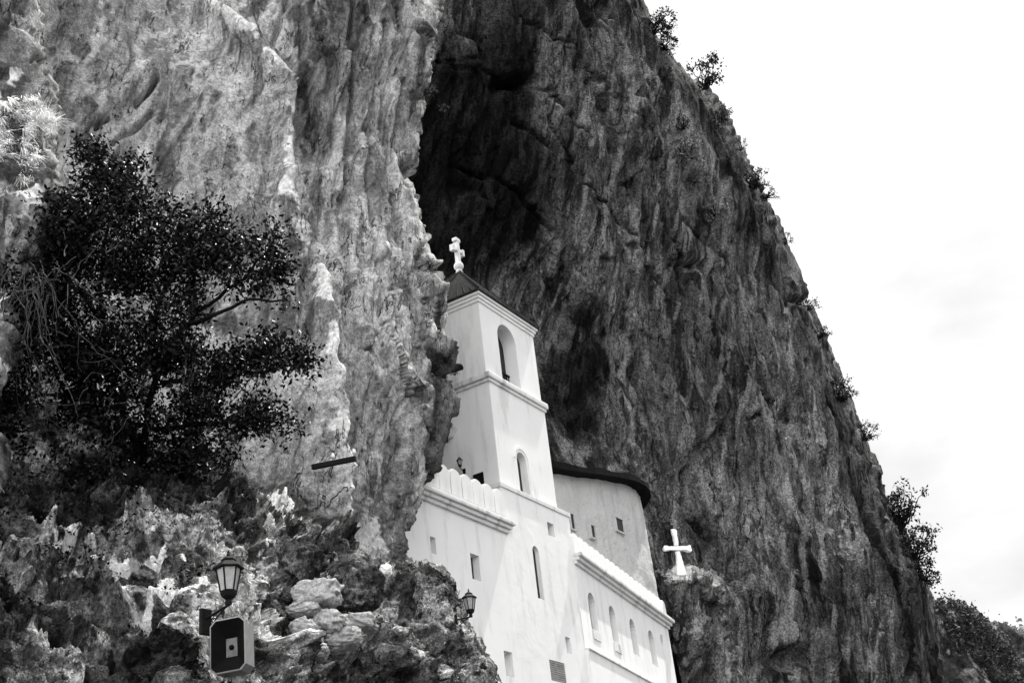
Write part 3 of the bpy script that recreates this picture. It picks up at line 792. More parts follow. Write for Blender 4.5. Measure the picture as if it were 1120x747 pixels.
# stage two
S0, S1, Y0 = .35, 4.03, .20
bm = bmesh.new()
out = rect(S0, S1, 16.06, 20.0)
w2 = arch(1.62, 2.24, 16.07, 17.72)
inset_front(bm, out, [w2], Y0, .30); shell(bm, out, Y0, Y0 + 3.7)
bm_obj('middle_wall', bm, M_WALL, tower)
pane('window', w2, Y0 + .27, M_DARK, tower)
bm = bmesh.new()
oa = arch(1.42, 2.44, 16.08, 17.92, 16); ia = arch(1.52, 2.34, 16.08, 17.82, 16)
for i in range(1, len(oa) - 1):
    q = [oa[i], oa[i + 1], ia[i + 1], ia[i]]
    prism(bm, q, 'y', Y0 - .03, Y0 + .01)
bm_obj('window_moulding', bm, M_WALL, tower)
# blind arched niche on the shaded left side, with its little hood
bm = bmesh.new()
yn0, yn1 = Y0 + 1.45, Y0 + 2.05
oa = arch(yn0, yn1, 18.75, 20.0 - .05, 14); ia = arch(yn0 + .09, yn1 - .09, 18.75, 19.86, 14)
for i in range(1, len(oa) - 1):
    prism(bm, [oa[i], oa[i + 1], ia[i + 1], ia[i]], 'x', S0 - .05, S0 + .01)
nz_ = bm_obj('icon_niche', bm, M_WALL, tower)
bm = bmesh.new()
prism(bm, [(yn0 - .05, 18.62), (yn1 + .1, 18.62), (yn1 + .02, 18.35), (yn0 + .22, 18.3)], 'x', S0 - .28, S0 + .01)
bmesh.ops.bevel(bm, geom=list(bm.edges), offset=.04, segments=2, affect='EDGES')
bm_obj('niche_sill', bm, M_TRIM, tower)
# middle cornice, stepped profile
bm = bmesh.new()
box(bm, S0 - .06, S1 + .06, Y0 - .06, Y0 + 3.76, 19.9, 20.02, .02)
box(bm, S0 - .13, S1 + .13, Y0 - .13, Y0 + 3.83, 20.022, 20.24, .05)
bm_obj('middle_cornice', bm, M_TRIM, tower)
# belfry
B0, B1, BY = .29, 3.97, .24
bm = bmesh.new()
out = rect(B0, B1, 20.24, 23.2)
bo = arch(1.36, 2.58, 20.26, 22.72, 18)
inset_front(bm, out, [bo], BY, .55); shell(bm, out, BY, BY + 3.6)
bm_obj('belfry_wall', bm, M_WALL, tower)
pane('belfry_dark_sheet', bo, BY + .54, M_DARK, tower)  # black sheet standing in for the chamber's darkness
bm = bmesh.new()
for k in range(9):
    x = 1.42 + k * .137; tube(bm, [(x, BY + .42, 20.26), (x, BY + .42, 20.98)], .017, 6)
box(bm, 1.37, 2.57, BY + .39, BY + .45, 20.97, 21.03)
bm_obj('railing', bm, M_IRON, tower)
bm = bmesh.new()
box(bm, B0 - .05, B1 + .05, BY - .05, BY + 3.65, 23.02, 23.14, .015)
box(bm, B0 - .10, B1 + .10, BY - .10, BY + 3.70, 23.142, 23.26, .02)
box(bm, B0 - .16, B1 + .16, BY - .16, BY + 3.76, 23.262, 23.36, .02)
bm_obj('eaves_cornice', bm, M_WALL, tower)
# roof with ribbed tiles
bm = bmesh.new()
e = .22
cs = [(B0 - e, BY - e), (B1 + e, BY - e), (B1 + e, BY + 3.6 + e), (B0 - e, BY + 3.6 + e)]
ax, ay, az_ = (B0 + B1) / 2, BY + 1.8, 25.88
lo = [bm.verts.new((x, y, 23.36)) for x, y in cs]; hi_ = [bm.verts.new((x, y, 23.43)) for x, y in cs]
ap = bm.verts.new((ax, ay, az_))
bm.faces.new(lo)
for i in range(4):
    j = (i + 1) % 4
    bm.faces.new((lo[i], lo[j], hi_[j], hi_[i])); bm.faces.new((hi_[i], hi_[j], ap))
for i in range(4):
    a = Vector((*cs[i], 23.43)); b2 = Vector((*cs[(i + 1) % 4], 23.43)); A = Vector((ax, ay, az_))
    for k in range(1, 13):
        t = k / 13.; p = a.lerp(b2, t); top_t = 1 - abs(2 * t - 1)
        q = ((a + b2) / 2).lerp(A, top_t) + (p - (a + b2) / 2) * (1 - top_t)
        tube(bm, [p + Vector((0, 0, .015)), q + Vector((0, 0, .008))], .016, 5)
    tube(bm, [a + Vector((0, 0, .02)), A + Vector((0, 0, .01))], .03, 6)
roof = bm_obj('roof', bm, M_ROOF, tower)
bm = bmesh.new()
bmesh.ops.create_uvsphere(bm, u_segments=18, v_segments=12, radius=.19, matrix=Matrix.Translation((ax, ay, 26.06)))
lathe(bm, [(.16, 25.74), (.11, 25.9), (.08, 25.94)], 12, 0, (ax, ay))
bm_obj('stone_ball', bm, M_CROSS, tower, True)
bm = bmesh.new()
zc0 = 26.2
box(bm, ax - .07, ax + .07, ay - .09, ay + .09, zc0, zc0 + .40, .015)
zx = zc0 + .56
box(bm, ax - .07, ax + .07, ay - .092, ay + .092, zc0 + .402, zc0 + .95, .015)
for sg in (-1, 1):
    xa, xb = sorted((ax + sg * .072, ax + sg * .24)); box(bm, xa, xb, ay - .088, ay + .088, zx - .07, zx + .07, .012)
    xa, xb = sorted((ax + sg * .242, ax + sg * .37)); box(bm, xa, xb, ay - .1, ay + .1, zx - .14, zx + .14, .02)
box(bm, ax - .15, ax + .15, ay - .1, ay + .1, zc0 + .952, zc0 + 1.10, .02)
bm_obj('stone_cross', bm, M_CROSS, tower)

# -- left wing with its merloned terrace
lw = empty('terrace_wing', MF)
tag(lw, 'smooth white wing left of the bell tower, parapet of round topped merlons above small windows', 'building')
bm = bmesh.new()
LX0 = -11.0
out = rect(LX0, .0, 3.0, 14.30)
holes = [rect(-4.23, -3.96, 12.76, 13.27), rect(-2.19, -1.72, 12.4, 13.2), rect(-.86, -.40, 9.7, 10.46)]
inset_front(bm, out, holes, -.003, [.24, .26, .34]); shell(bm, out, -.003, 4.4)
bm_obj('wall', bm, M_WALL, lw)
for h, d in zip(holes, (.22, .24, .32)): pane('window', h, d, M_DARK if d == .24 else M_WALL, lw)
bm = bmesh.new()
box(bm, LX0, .10, -.10, 4.2, 14.302, 14.42, .02)
box(bm, LX0, .17, -.19, 4.2, 14.422, 14.54, .02)
box(bm, LX0, .25, -.28, 4.2, 14.542, 14.66, .025)
bm_obj('cornice', bm, M_TRIM, lw)
par = bpy.data.objects.new('parapet', None)
bm = bmesh.new(); box(bm, LX0, -.02, -.10, .10, 14.66, 14.85)
par = bm_obj('parapet', bm, M_WALL, lw)
mb = merlon_bm(.575, .88, .22)
m0 = bm_obj('merlon', mb, M_WALL, par)
m0.location = (-.33, 0, 14.84)
for k in range(1, 13):
    o = m0.copy(); COL.objects.link(o); o.parent = par; o.location = (-.33 - .605 * k, .004 * ((k * 7) % 3 - 1), 14.84 + .008 * ((k * 5) % 3 - 1))

# -- right wing
rw = empty('gallery_wing', MG)
tag(rw, 'long white wing right of bell tower, narrow arched windows under a scalloped parapet', 'building')
bm = bmesh.new()
RX1 = 11.55
out = rect(-.06, RX1, 11.3, 14.20)
ws = [arch(.95, 1.76, 12.14, 13.5), arch(3.26, 4.04, 12.16, 13.52), arch(5.72, 6.5, 12.14, 13.54), arch(8.2, 9.0, 12.16, 13.58)]
ov = [(10.22 + .20 * cos(a), 13.5 + .24 * sin(a)) for a in np.linspace(0, 2 * pi, 14, endpoint=False)]
inset_front(bm, out, ws + [ov], 0.0, [.26, .24, .26, .26, .12]); shell(bm, out, 0.0, 4.0)
bm_obj('upper_wall', bm, M_WALL, rw)
for h in ws: pane('window', h, .235, M_DARK, rw)
pane('oval_window', ov, .10, M_WALL, rw)
for h in ws[:2]:
    bm = bmesh.new(); x0 = h[0][0]; box(bm, x0 + .02, x0 + .80, -.035, .0, 11.80, 12.13, .01); bm_obj('sill_panel', bm, M_TRIM, rw)
bm = bmesh.new(); box(bm, -.08, RX1, -.10, 4.0, 3.0, 11.22); bm_obj('lower_wall', bm, M_WALL, rw)
bm = bmesh.new(); box(bm, -.07, RX1 + .05, -.16, 4.0, 11.222, 11.298, .02); bm_obj('string_course', bm, M_TRIM, rw)
bm = bmesh.new()
box(bm, -.02, RX1 + .08, -.09, 3.9, 14.202, 14.33, .02)
box(bm, -.02, RX1 + .16, -.19, 3.9, 14.332, 14.46, .02)
box(bm, -.02, RX1 + .26, -.30, 3.9, 14.462, 14.60, .03)
bm_obj('cornice', bm, M_TRIM, rw)
bm = bmesh.new(); box(bm, .0, RX1 - .05, -.06, .12, 14.60, 14.74)
par = bm_obj('parapet', bm, M_WALL, rw)
for k in range(19):
    o = m0.copy(); COL.objects.link(o); o.parent = par; o.location = (.30 + .603 * k, .03 + .004 * ((k * 7) % 3 - 1), 14.62 + .008 * ((k * 5) % 3 - 1)); o.scale = (1, 1, .86)

# -- roughcast cave chapel under the overhang
ch = empty('cave_chapel', MF)
tag(ch, 'curved roughcast pale wall of a chapel built into the cave, under a dark timber roof', 'chapel')
plan = [(4.2, 3.0), (5.5, 2.35), (7.0, 2.05), (8.5, 1.92), (10, 1.85), (11.5, 1.82), (13.2, 1.82), (14.6, 1.9), (15.5, 2.15), (16.1, 2.6), (16.45, 3.2), (16.6, 4.0), (16.7, 5.6)]
pl_s = np.array(plan)
def cum(a): return np.concatenate([[0], np.cumsum(np.hypot(*np.diff(a, axis=0).T))])
L = cum(pl_s); tt = np.linspace(0, L[-1], 120)
sx = np.interp(tt, L, pl_s[:, 0]); sy = np.interp(tt, L, pl_s[:, 1])
def top_z(s): return lerp_poly(s, [(4, 18.9), (7.2, 18.95), (9.5, 19.35), (11.5, 19.75), (13.5, 20.1), (15.0, 20.2), (16.0, 20.1), (16.8, 19.8)])
nh = 60
V = []
for j in range(nh):
    f = j / (nh - 1.); zz = 12.0 + (top_z(sx) - 12.0) * f
    bx = sx + .16 * (1 - f) * sstep(14.5, 16.5, sx) * 2.5; by = sy - .05 * (1 - f)
    V.append(np.stack([bx, by, zz], 1))
V = np.array(V); Vf = V.reshape(-1, 3).copy()
Vf[:, 1] -= .10 * fbm(Vf * .9, 3, .5, 101) + .035 * fbm(Vf * 4.0, 3, .6, 102)
idx = np.arange(nh * 120).reshape(nh, 120)
Fq = np.stack([idx[:-1, :-1], idx[:-1, 1:], idx[1:, 1:], idx[1:, :-1]], -1).reshape(-1, 4)
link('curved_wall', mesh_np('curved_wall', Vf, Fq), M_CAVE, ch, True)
def chapel_pt(px, py):
    """where the line of sight meets the chapel wall, local coordinates"""
    d = rays(px, py); best = None
    for i in range(len(sx) - 1):
        a = C0 + FR * sx[i] - FN * sy[i]; b = C0 + FR * sx[i + 1] - FN * sy[i + 1]
        A = np.array([[d[0], a[0] - b[0]], [d[1], a[1] - b[1]]]); q = np.linalg.solve(A, (a - CAM)[:2])
        if 0 <= q[1] <= 1 and q[0] > 0 and (best is None or q[0] < best[0]):
            best = (q[0], sx[i] + q[1] * (sx[i + 1] - sx[i]), sy[i] + q[1] * (sy[i + 1] - sy[i]), CAM[2] + d[2] * q[0])
    return best
for px, py, wdt, hgt in ((675, 575, .62, .55), (645.5, 582, .30, .50), (623, 571, .28, .6)):
    t_, s_, y_, z_ = chapel_pt(px, py)
    bm = bmesh.new()
    y_ = y_ - .13
    box(bm, s_ - wdt / 2, s_ + wdt / 2, y_ + .02, y_ + .3, z_ - hgt / 2, z_ + hgt / 2)
    wo_ = bm_obj('window', bm, M_DARK, ch)
    bm = bmesh.new()
    for sg in (-1, 1):
        xa, xb = sorted((s_ + sg * wdt / 2, s_ + sg * (wdt / 2 + .07))); box(bm, xa, xb, y_ - .03, y_ + .3, z_ - hgt / 2 - .06, z_ + hgt / 2 + .06)
    box(bm, s_ - wdt / 2, s_ + wdt / 2, y_ - .03, y_ + .3, z_ + hgt / 2 + .002, z_ + hgt / 2 + .06); box(bm, s_ - wdt / 2, s_ + wdt / 2, y_ - .03, y_ + .3, z_ - hgt / 2 - .06, z_ - hgt / 2 - .002)
    bm_obj('window_frame', bm, M_CAVE, wo_)
# roof slab following the wall head
bm = bmesh.new()
rings = []
tz = top_z(sx)
ddx = np.gradient(sx); ddy = np.gradient(sy); ln = np.hypot(ddx, ddy)
ox, oy = ddy / ln, -ddx / ln           # outward
for i in range(0, 120, 3):
    o1 = .52; th = .25 + .05 * sin(i * .3)
    pts = [(sx[i] + ox[i] * o1, sy[i] + oy[i] * o1, tz[i] + .02), (sx[i] + ox[i] * o1, sy[i] + oy[i] * o1, tz[i] + .02 + th), (sx[i] - ox[i] * 2.2, sy[i] - oy[i] * 2.2, tz[i] + .5 + th), (sx[i] - ox[i] * 2.2, sy[i] - oy[i] * 2.2, tz[i] + .02)]
    rings.append([bm.verts.new(p) for p in pts])
for a, b in zip(rings[:-1], rings[1:]):
    for k in range(4): bm.faces.new((a[k], a[(k + 1) % 4], b[(k + 1) % 4], b[k]))
bm.faces.new(rings[0]); bm.faces.new(rings[-1])
bm_obj('timber_roof', bm, M_TIMBER, ch)
bm = bmesh.new()
for x, y in ((16.95, 3.3), (17.3, 4.6)): box(bm, x - .05, x + .05, y - .05, y + .05, 16.6, 20.0)
for z in (17.6, 18.7): box(bm, 16.9, 16.98, 3.36, 5.4, z, z + .09)
bm_obj('timber_frame', bm, M_TIMBER, ch)

# ------------------------------------------------------------------ white cross on the rock ledge
p = at(745, 626, 54.6); s_ = 54.6 / F
cx = empty('rock_cross', frame_matrix(p, np.array([cos(.25), sin(.25), 0]), np.array([sin(.25), -cos(.25), 0])))
tag(cx, 'whitewashed rough cross standing on the rock ledge against the dark cliff', 'cross')
bm = bmesh.new()
prism(bm, [(-.28, -.15), (.27, -.15), (.23, .2), (.17, .55), (.13, 1.02), (-.13, 1.04), (-.14, .6), (-.22, .25)], 'y', -.10, .09)
prism(bm, [(-.12, 1.275), (.11, 1.272), (.10, 1.7), (.16, 2.06), (.02, 2.12), (-.15, 2.09), (-.10, 1.7)], 'y', -.09, .09)
def roughen(bm, amp, seed):
    bmesh.ops.bevel(bm, geom=list(bm.edges), offset=.02, segments=1, affect='EDGES')
    bmesh.ops.subdivide_edges(bm, edges=bm.edges, cuts=3, use_grid_fill=True)
    co = np.array([v.co[:] for v in bm.verts]); dd_ = fbm(co * 5 + seed, 3, .6, seed); d2 = fbm(co * 5 + seed + 9, 3, .6, seed + 1)
    for v, a_, b_ in zip(bm.verts, dd_, d2): v.co.x += amp * a_; v.co.z += amp * b_; v.co.y += amp * .6 * (a_ - b_)
for v in bm.verts: v.co.x *= .80; v.co.z *= .95
roughen(bm, .05, 3)
bm_obj('upright', bm, M_WHITEW, cx)
bm = bmesh.new(); prism(bm, [(-.66, 1.02), (-.3, 1.06), (.3, 1.04), (.62, .92), (.74, .98), (.70, 1.26), (.3, 1.24), (-.3, 1.27), (-.66, 1.30), (-.70, 1.16)], 'y', -.085, .085)
for v in bm.verts: v.co.x *= .92; v.co.z = 1.115 + (v.co.z - 1.15) * .82
roughen(bm, .045, 5)
bm_obj('crossbar', bm, M_WHITEW, cx)

# ------------------------------------------------------------------ lanterns
def lantern(P, az, size, label, arm=.30):
    """hexagonal wall lantern; local x runs from the wall to the lamp; P is the lamp's axis at the bracket"""
    m = Matrix.Translation(Vector(P)) @ Matrix.Rotation(az, 4, 'Z') @ Matrix.Scale(size, 4)
    t = empty('wall_lantern', m); tag(t, label, 'lantern', 'black wall lanterns with frosted glass')
    bm = bmesh.new(); lathe(bm, [(.035, .0), (.04, .025), (.03, .05), (.075, .085), (.092, .125), (.085, .14)], 6, 0)
    bm_obj('base_cup', bm, M_IRON, t)
    zb, zt, rb, rt = .14, .40, .085, .135
    bm = bmesh.new()
    for k in range(6):
        a = k * pi / 3; tube(bm, [(rb * cos(a), rb * sin(a), zb), (rt * cos(a), rt * sin(a), zt)], .0095, 5)
    for r_, z_ in ((rb, zb + .004), (rt, zt)):
        pts = [(r_ * cos(k * pi / 3), r_ * sin(k * pi / 3), z_) for k in range(7)]
        for k in range(6): tube(bm, [pts[k], pts[k + 1]], .009, 5)
    bm_obj('frame', bm, M_IRON, t)
    for k in range(6):
        a, b = k * pi / 3, (k + 1) * pi / 3; f = .96
        bm = bmesh.new()
        vsx = [bm.verts.new(q) for q in ((rb * f * cos(a), rb * f * sin(a), zb), (rb * f * cos(b), rb * f * sin(b), zb), (rt * f * cos(b), rt * f * sin(b), zt), (rt * f * cos(a), rt * f * sin(a), zt))]
        fc = bm.faces.new(vsx); bmesh.ops.solidify(bm, geom=[fc], thickness=.004)
        bm_obj('pane', bm, M_LAMPGL, t)
    bm = bmesh.new(); lathe(bm, [(.165, .392), (.172, .405), (.15, .43), (.085, .475), (.078, .48), (.085, .50), (.03, .535), (.02, .545)], 6, 0)
    bm_obj('roof', bm, M_IRON, t)
    bm = bmesh.new(); lathe(bm, [(.012, .54), (.022, .555), (.012, .575), (.014, .59), (.002, .615)], 8)
    bm_obj('finial', bm, M_IRON, t)
    bm = bmesh.new()
    tube(bm, [(-arm, 0, -.05), (.035, 0, .0)], .016, 6)
    tube(bm, [(-arm, 0, -.19), (-arm * .8, 0, -.16), (-arm * .45, 0, -.07), (-arm * .1, 0, -.01)], .009, 5)
    for cx_, cz_, r0 in ((-arm * .66, -.10, .048), (-arm * .28, -.055, .03)):
        tube(bm, [(cx_ + r0 * (1 - k / 22.) * cos(k * .55), 0, cz_ + r0 * (1 - k / 22.) * sin(k * .55)) for k in range(18)], .007, 5)
    bm_obj('bracket', bm, M_IRON, t)
    bm = bmesh.new(); box(bm, -arm - .05, -arm, -.07, .07, -.23, .06, .012); bm_obj('wall_plate', bm, M_IRON, t)
    return t
lantern(at(250, 661, 13.25), radians(-38), 1.0, 'largest black hexagonal lantern, on a scrolled bracket above the loudspeaker', .38)
lantern(at(515, 674, 24.2), radians(12), .92, 'black lantern at the edge of the mossy outcrop, before the white wing')
P = front(S0 - .30, -1.50, 17.02)
lantern(P, atan2(-FR[1], -FR[0]), .70, 'small black lantern hanging high on the shaded left side of the tower')
# dark hatch behind the parapet
bm = bmesh.new(); box(bm, -.045, .0, .8, 1.2, 16.08, 16.75, .005)
hatch = bm_obj('shutter', bm, M_IRON, tower); hatch.location = (S0, 0, 0)

# ------------------------------------------------------------------ loudspeaker
fc = at(249, 705, 13.0)
sp = empty('loudspeaker', Matrix.Translation(Vector(fc)) @ Matrix.Rotation(radians(-9), 4, 'Z') @ Matrix.Rotation(radians(-1.5), 4, 'Y') @ Matrix.Rotation(radians(-2), 4, 'X'))
tag(sp, 'grey horn loudspeaker with cut corners and black mouth under the large lantern', 'loudspeaker')
W, H, cut = .20, .29, .06
def octo(w, h, c): return [(-w, -h + c), (-w + c, -h), (w - c, -h), (w, -h + c), (w, h - c), (w - c, h), (-w + c, h), (-w, h - c)]
bm = bmesh.new()
def ring(pts, y): return [bm.verts.new((p[0], y, p[1])) for p in pts]
r1 = ring(octo(W * .97, H * .95, cut), .24); r2 = ring(octo(W, H, cut), .0); r3 = ring(octo(W - .014, H - .014, cut - .006), -.004)
for a, b in ((r1, r2), (r2, r3)):
    for k in range(8): bm.faces.new((a[k], a[(k + 1) % 8], b[(k + 1) % 8], b[k]))
bm.faces.new(r1)
bm_obj('housing', bm, M_HOUSE, sp)
bm = bmesh.new()
r3 = ring(octo(W - .016, H - .016, cut - .006), -.002); r4 = ring(octo(.065, .105, .004), .11)
for k in range(8): bm.faces.new((r3[k], r3[(k + 1) % 8], r4[(k + 1) % 8], r4[k]))
bm_obj('horn', bm, M_BLACKP, sp)
bm = bmesh.new(); prism(bm, octo(.062, .10, .004), 'y', .105, .13); thr = bm_obj('throat', bm, M_THROAT, sp)
bm = bmesh.new(); bmesh.ops.create_uvsphere(bm, u_segments=12, v_segments=8, radius=.028, matrix=Matrix.Translation((0, .10, .0))); bm_obj('driver', bm, M_BLACKP, thr, True)
bm = bmesh.new(); tube(bm, [(-.10, .20, -.22), (-.10, .24, -.9)], .035, 8); tube(bm, [(-.10, .2, -.2), (-.10, .55, -.15)], .02, 6)
bm_obj('mounting_pole', bm, M_STEEL, sp)

# ------------------------------------------------------------------ steel arm on the cliff
a = Vector(at(351, 509, face_z(351, 509) - .85)); b = Vector(at(389, 501.5, face_z(351, 509) - 1.05))
d = b - a; rot = d.to_track_quat('X', 'Z').to_matrix().to_4x4()
arm_ = empty('steel_arm', Matrix.Translation(a) @ rot)
tag(arm_, 'short black steel arm with two insulators jutting from the grey cliff', 'bracket')
bm = bmesh.new(); box(bm, -.22, d.length, -.05, .05, -.055, .055, .006); bm_obj('bar', bm, M_IRON, arm_)
for x in (.30, d.length - .04):
    bm = bmesh.new(); lathe(bm, [(.02, .056), (.02, .12), (.045, .125), (.05, .16), (.035, .20), (.03, .23), (.01, .25)], 10, 0, (x, 0)); bm_obj('insulator', bm, M_CROSS, arm_, True)

# ------------------------------------------------------------------ stones
def boulder(px, py, z, wpx, hpx, dep, label, mat, seed, power=4.0, rough=.06, rot=0.0):
    n = 22
    g = np.linspace(-1, 1, n)
    bmx = bmesh.new(); bmesh.ops.create_cube(bmx, size=2.0); bmesh.ops.subdivide_edges(bmx, edges=bmx.edges, cuts=n, use_grid_fill=True)
    me = bpy.data.meshes.new('boulder'); bmx.to_mesh(me); bmx.free()
    Vb = np.empty(len(me.vertices) * 3, np.float32); me.vertices.foreach_get('co', Vb); Vb = Vb.reshape(-1, 3).astype(float)
    Vb /= ((np.abs(Vb) ** power).sum(1) ** (1 / power))[:, None]
    f1, f2, cid = cells(Vb * .9 + seed * 3.1, seed)
    Vb *= (1 + .16 * facets(Vb * 1.3 + seed * 3.1, seed)[0] + .07 * facets(Vb * 3.2 + seed, seed + 9)[0] + .10 * fbm(Vb * .9 + seed, 3, .5, seed) + rough * fbm(Vb * 3.5 + seed, 4, .6, seed + 1))[:, None]
    sc = np.array([wpx * z / F / 2, dep / 2, hpx * z / F / 2]); Vb *= sc
    me.vertices.foreach_set('co', Vb.astype(np.float32).ravel()); me.update()
    o = link('boulder', me, mat, None, True)
    c = at(px, py, z)
    o.matrix_world = Matrix.Translation(Vector(c)) @ Matrix.Rotation(rot, 4, 'Y')
    tag(o, label, 'stone', 'loose stones stacked at the foot of the cliff')
    return o
BST = [(347, 650, 17.0, 48, 29, .5, 'broad flat-faced pale block, topmost of the stacked stones', M_STONE, 3, 6.0, .03, -.02),
       (332, 669, 16.7, 36, 17, .45, 'flat lens shaped pale stone under the broad block', M_STONE, 5, 3.0, .04, -.05),
       (332, 692, 16.4, 36, 27, .5, 'round rough stone at the left, under the lens shaped one', M_STONE, 8, 2.8, .10, 0),
       (362, 682, 16.7, 38, 26, .5, 'rough wedge shaped stone in the middle of the stack', M_STONE, 11, 3.0, .10, .35),
       (316, 653, 17.1, 15, 18, .35, 'small dark stone left of the broad block', M_DSTONE, 13, 3.0, .08, 0),
       (393, 681, 17.4, 34, 17, .45, 'pale slab with a sharp right edge beside the mossy outcrop', M_STONE, 16, 5.0, .04, .1),
       (375, 700, 16.7, 42, 22, .5, 'layered cracked stone low at the right of the stack', M_STONE, 18, 3.0, .12, -.15),
       (347, 713, 16.2, 24, 20, .4, 'small bright pale stone near the bottom of the stack', M_STONE, 21, 2.6, .06, 0),
       (322, 716, 16.0, 26, 18, .4, 'low pale stone at the bottom left of the stack', M_STONE, 22, 2.6, .08, .2),
       (326, 618, 18.2, 46, 50, .8, 'big dark overhanging rock above the small dark stone', M_DSTONE, 24, 3.2, .12, .5),
       (392, 645, 18.6, 56, 48, .8, 'big dark boulder right of the broad pale block', M_DSTONE, 27, 2.8, .14, .2),
       (422, 624, 22.0, 12, 14, .3, 'small white stone on top between slope and mossy outcrop', M_WHITEW, 29, 2.6, .08, 0)]
for q in BST: boulder(*q)

# ------------------------------------------------------------------ plants
def leaves_mesh(name, C, size, up=.35, asp=.5, seed=0, dirs=None):
    """many small folded leaves at the points C"""
    g = np.random.default_rng(seed); n = len(C)
    d = g.normal(size=(n, 3)) if dirs is None else dirs + g.normal(size=(n, 3)) * .45
    d /= np.linalg.norm(d, axis=1, keepdims=True)
    nr = g.normal(size=(n, 3)) * .9 + np.array([0, 0, up]); nr -= (nr * d).sum(1, keepdims=True) * d; nr /= np.linalg.norm(nr, axis=1, keepdims=True)
    b = np.cross(d, nr); s = (size * g.uniform(.6, 1.35, n))[:, None]
    fold = nr * s * .12
    V = np.stack([C, C + d * s * .5 + b * s * asp * .5 + fold, C + d * s, C + d * s * .5 - b * s * asp * .5 + fold], 1).reshape(-1, 3)
    k = np.arange(n)[:, None] * 4
    Fq = np.concatenate([k + np.array([[0, 1, 2]]), k + np.array([[0, 2, 3]])], 0)
    return mesh_np(name, V, Fq)

def crown_points(centres, per, spread, g):
    """clumpy leaf positions round a set of twig ends"""
    c = np.asarray(centres)
    pts = []
    for q in c:
        k = max(1, int(per * g.uniform(.4, 1.5)))
        pts.append(q + g.normal(size=(k, 3)) * spread * g.uniform(.6, 1.3))
    return np.concatenate(pts)

def grow(base, tips, g, wob=.12, steps=7):
    """branch polylines from base towards tips"""
    out = []
    for t in tips:
        pl_ = [base + (t - base) * f + g.normal(size=3) * wob * sin(pi * f) * np.linalg.norm(t - base) * .35 for f in np.linspace(0, 1, steps)]
        out.append(np.array(pl_))
    return out

# --- the big dark bush
bush = empty('bush', Matrix.Translation(Vector(at(150, 520, 20.6))))
tag(bush, 'large dark leafy bush with twisted branches hanging before the grey cliff', 'bush')
binv = np.array(at(150, 520, 20.6))
LIMBS = [[(150, 525, 20.6), (160, 470, 20.4), (168, 420, 20.2), (200, 356, 20.0), (240, 325, 19.9), (275, 296, 19.9), (304, 255, 20.0)],
         [(200, 356, 20.0), (235, 345, 19.7), (275, 325, 19.5), (318, 330, 19.5)],
         [(168, 420, 20.2), (220, 415, 20.0), (275, 410, 19.9), (338, 395, 19.9)],
         [(158, 470, 20.4), (215, 465, 20.2), (265, 462, 20.1), (318, 462, 20.1)],
         [(155, 500, 20.5), (120, 420, 20.3), (108, 330, 20.3), (118, 250, 20.5), (140, 190, 20.8)],
         [(112, 350, 20.3), (70, 300, 20.0), (48, 240, 20.0)],
         [(125, 430, 20.3), (70, 430, 19.8), (20, 440, 19.4)],
         [(110, 300, 20.4), (160, 240, 20.5), (215, 235, 20.4)],
         [(168, 420, 20.2), (172, 340, 20.0), (195, 275, 20.1), (235, 225, 20.3)],
         [(150, 510, 20.5), (190, 505, 20.3), (235, 500, 20.4)]]
bm = bmesh.new()
for i, lm in enumerate(LIMBS):
    pts = [at(x, y, z) - binv for x, y, z in lm]
    dense = []
    for a_, b_ in zip(pts[:-1], pts[1:]):
        for f in np.linspace(0, 1, 5)[:-1]: dense.append(a_ + (b_ - a_) * f + rng.normal(size=3) * .02)
    dense.append(pts[-1])
    r0 = .075 if i in (0, 4) else .05
    tube(bm, dense, list(np.linspace(r0, .012, len(dense))), 6)
bm_obj('branches', bm, M_BARK, bush)
ELL = [(85, 330, 20.2, 70, 90, 420), (45, 420, 19.8, 60, 80, 330), (135, 430, 20.2, 66, 80, 420), (150, 265, 20.5, 66, 52, 280), (118, 215, 20.7, 40, 30, 110), (100, 168, 20.9, 20, 14, 36), (150, 190, 20.8, 22, 16, 30),
       (212, 262, 20.2, 44, 36, 150), (262, 290, 19.9, 34, 34, 110), (300, 275, 19.9, 9, 34, 34), (306, 310, 19.9, 10, 26, 24), (195, 320, 20.1, 34, 30, 90), (180, 375, 20.1, 34, 34, 120),
       (215, 408, 20.0, 34, 34, 130), (262, 402, 19.9, 30, 16, 60), (300, 385, 19.9, 30, 18, 60), (333, 396, 19.9, 14, 9, 24), (232, 455, 20.1, 34, 26, 100), (285, 452, 20.1, 26, 17, 50), (314, 462, 20.1, 12, 12, 26), (215, 500, 20.2, 46, 20, 110),
       (130, 500, 20.3, 80, 34, 240), (40, 500, 19.4, 60, 44, 220), (70, 255, 20.3, 34, 40, 80), (45, 300, 20.2, 30, 40, 70), (10, 380, 19.2, 26, 60, 120), (12, 470, 19.0, 30, 50, 130), (70, 525, 19.2, 60, 22, 150), (12, 320, 19.2, 18, 40, 50)]
cc = []
for x, y, z, rx, ry, k in ELL:
    a_ = rng.uniform(0, 2 * pi, k); rr = np.sqrt(rng.uniform(0, 1, k))
    cc.append(at(x + rx * rr * np.cos(a_), y + ry * rr * np.sin(a_), z + rng.normal(size=k) * .42))
cc = np.concatenate(cc)
pix = lambda P_: (560 + F * ((P_ - CAM) @ _R) / ((P_ - CAM) @ _f), 373.5 - F * ((P_ - CAM) @ _U) / ((P_ - CAM) @ _f))
keep = fbm(cc * 1.5, 3, .55, 111) > -.04
cc = cc[keep]
LP = crown_points(cc, 30, .125, rng)
link('foliage', leaves_mesh('foliage', LP - binv, .09, .4, .5, 5), M_LEAF, bush)
bm = bmesh.new()
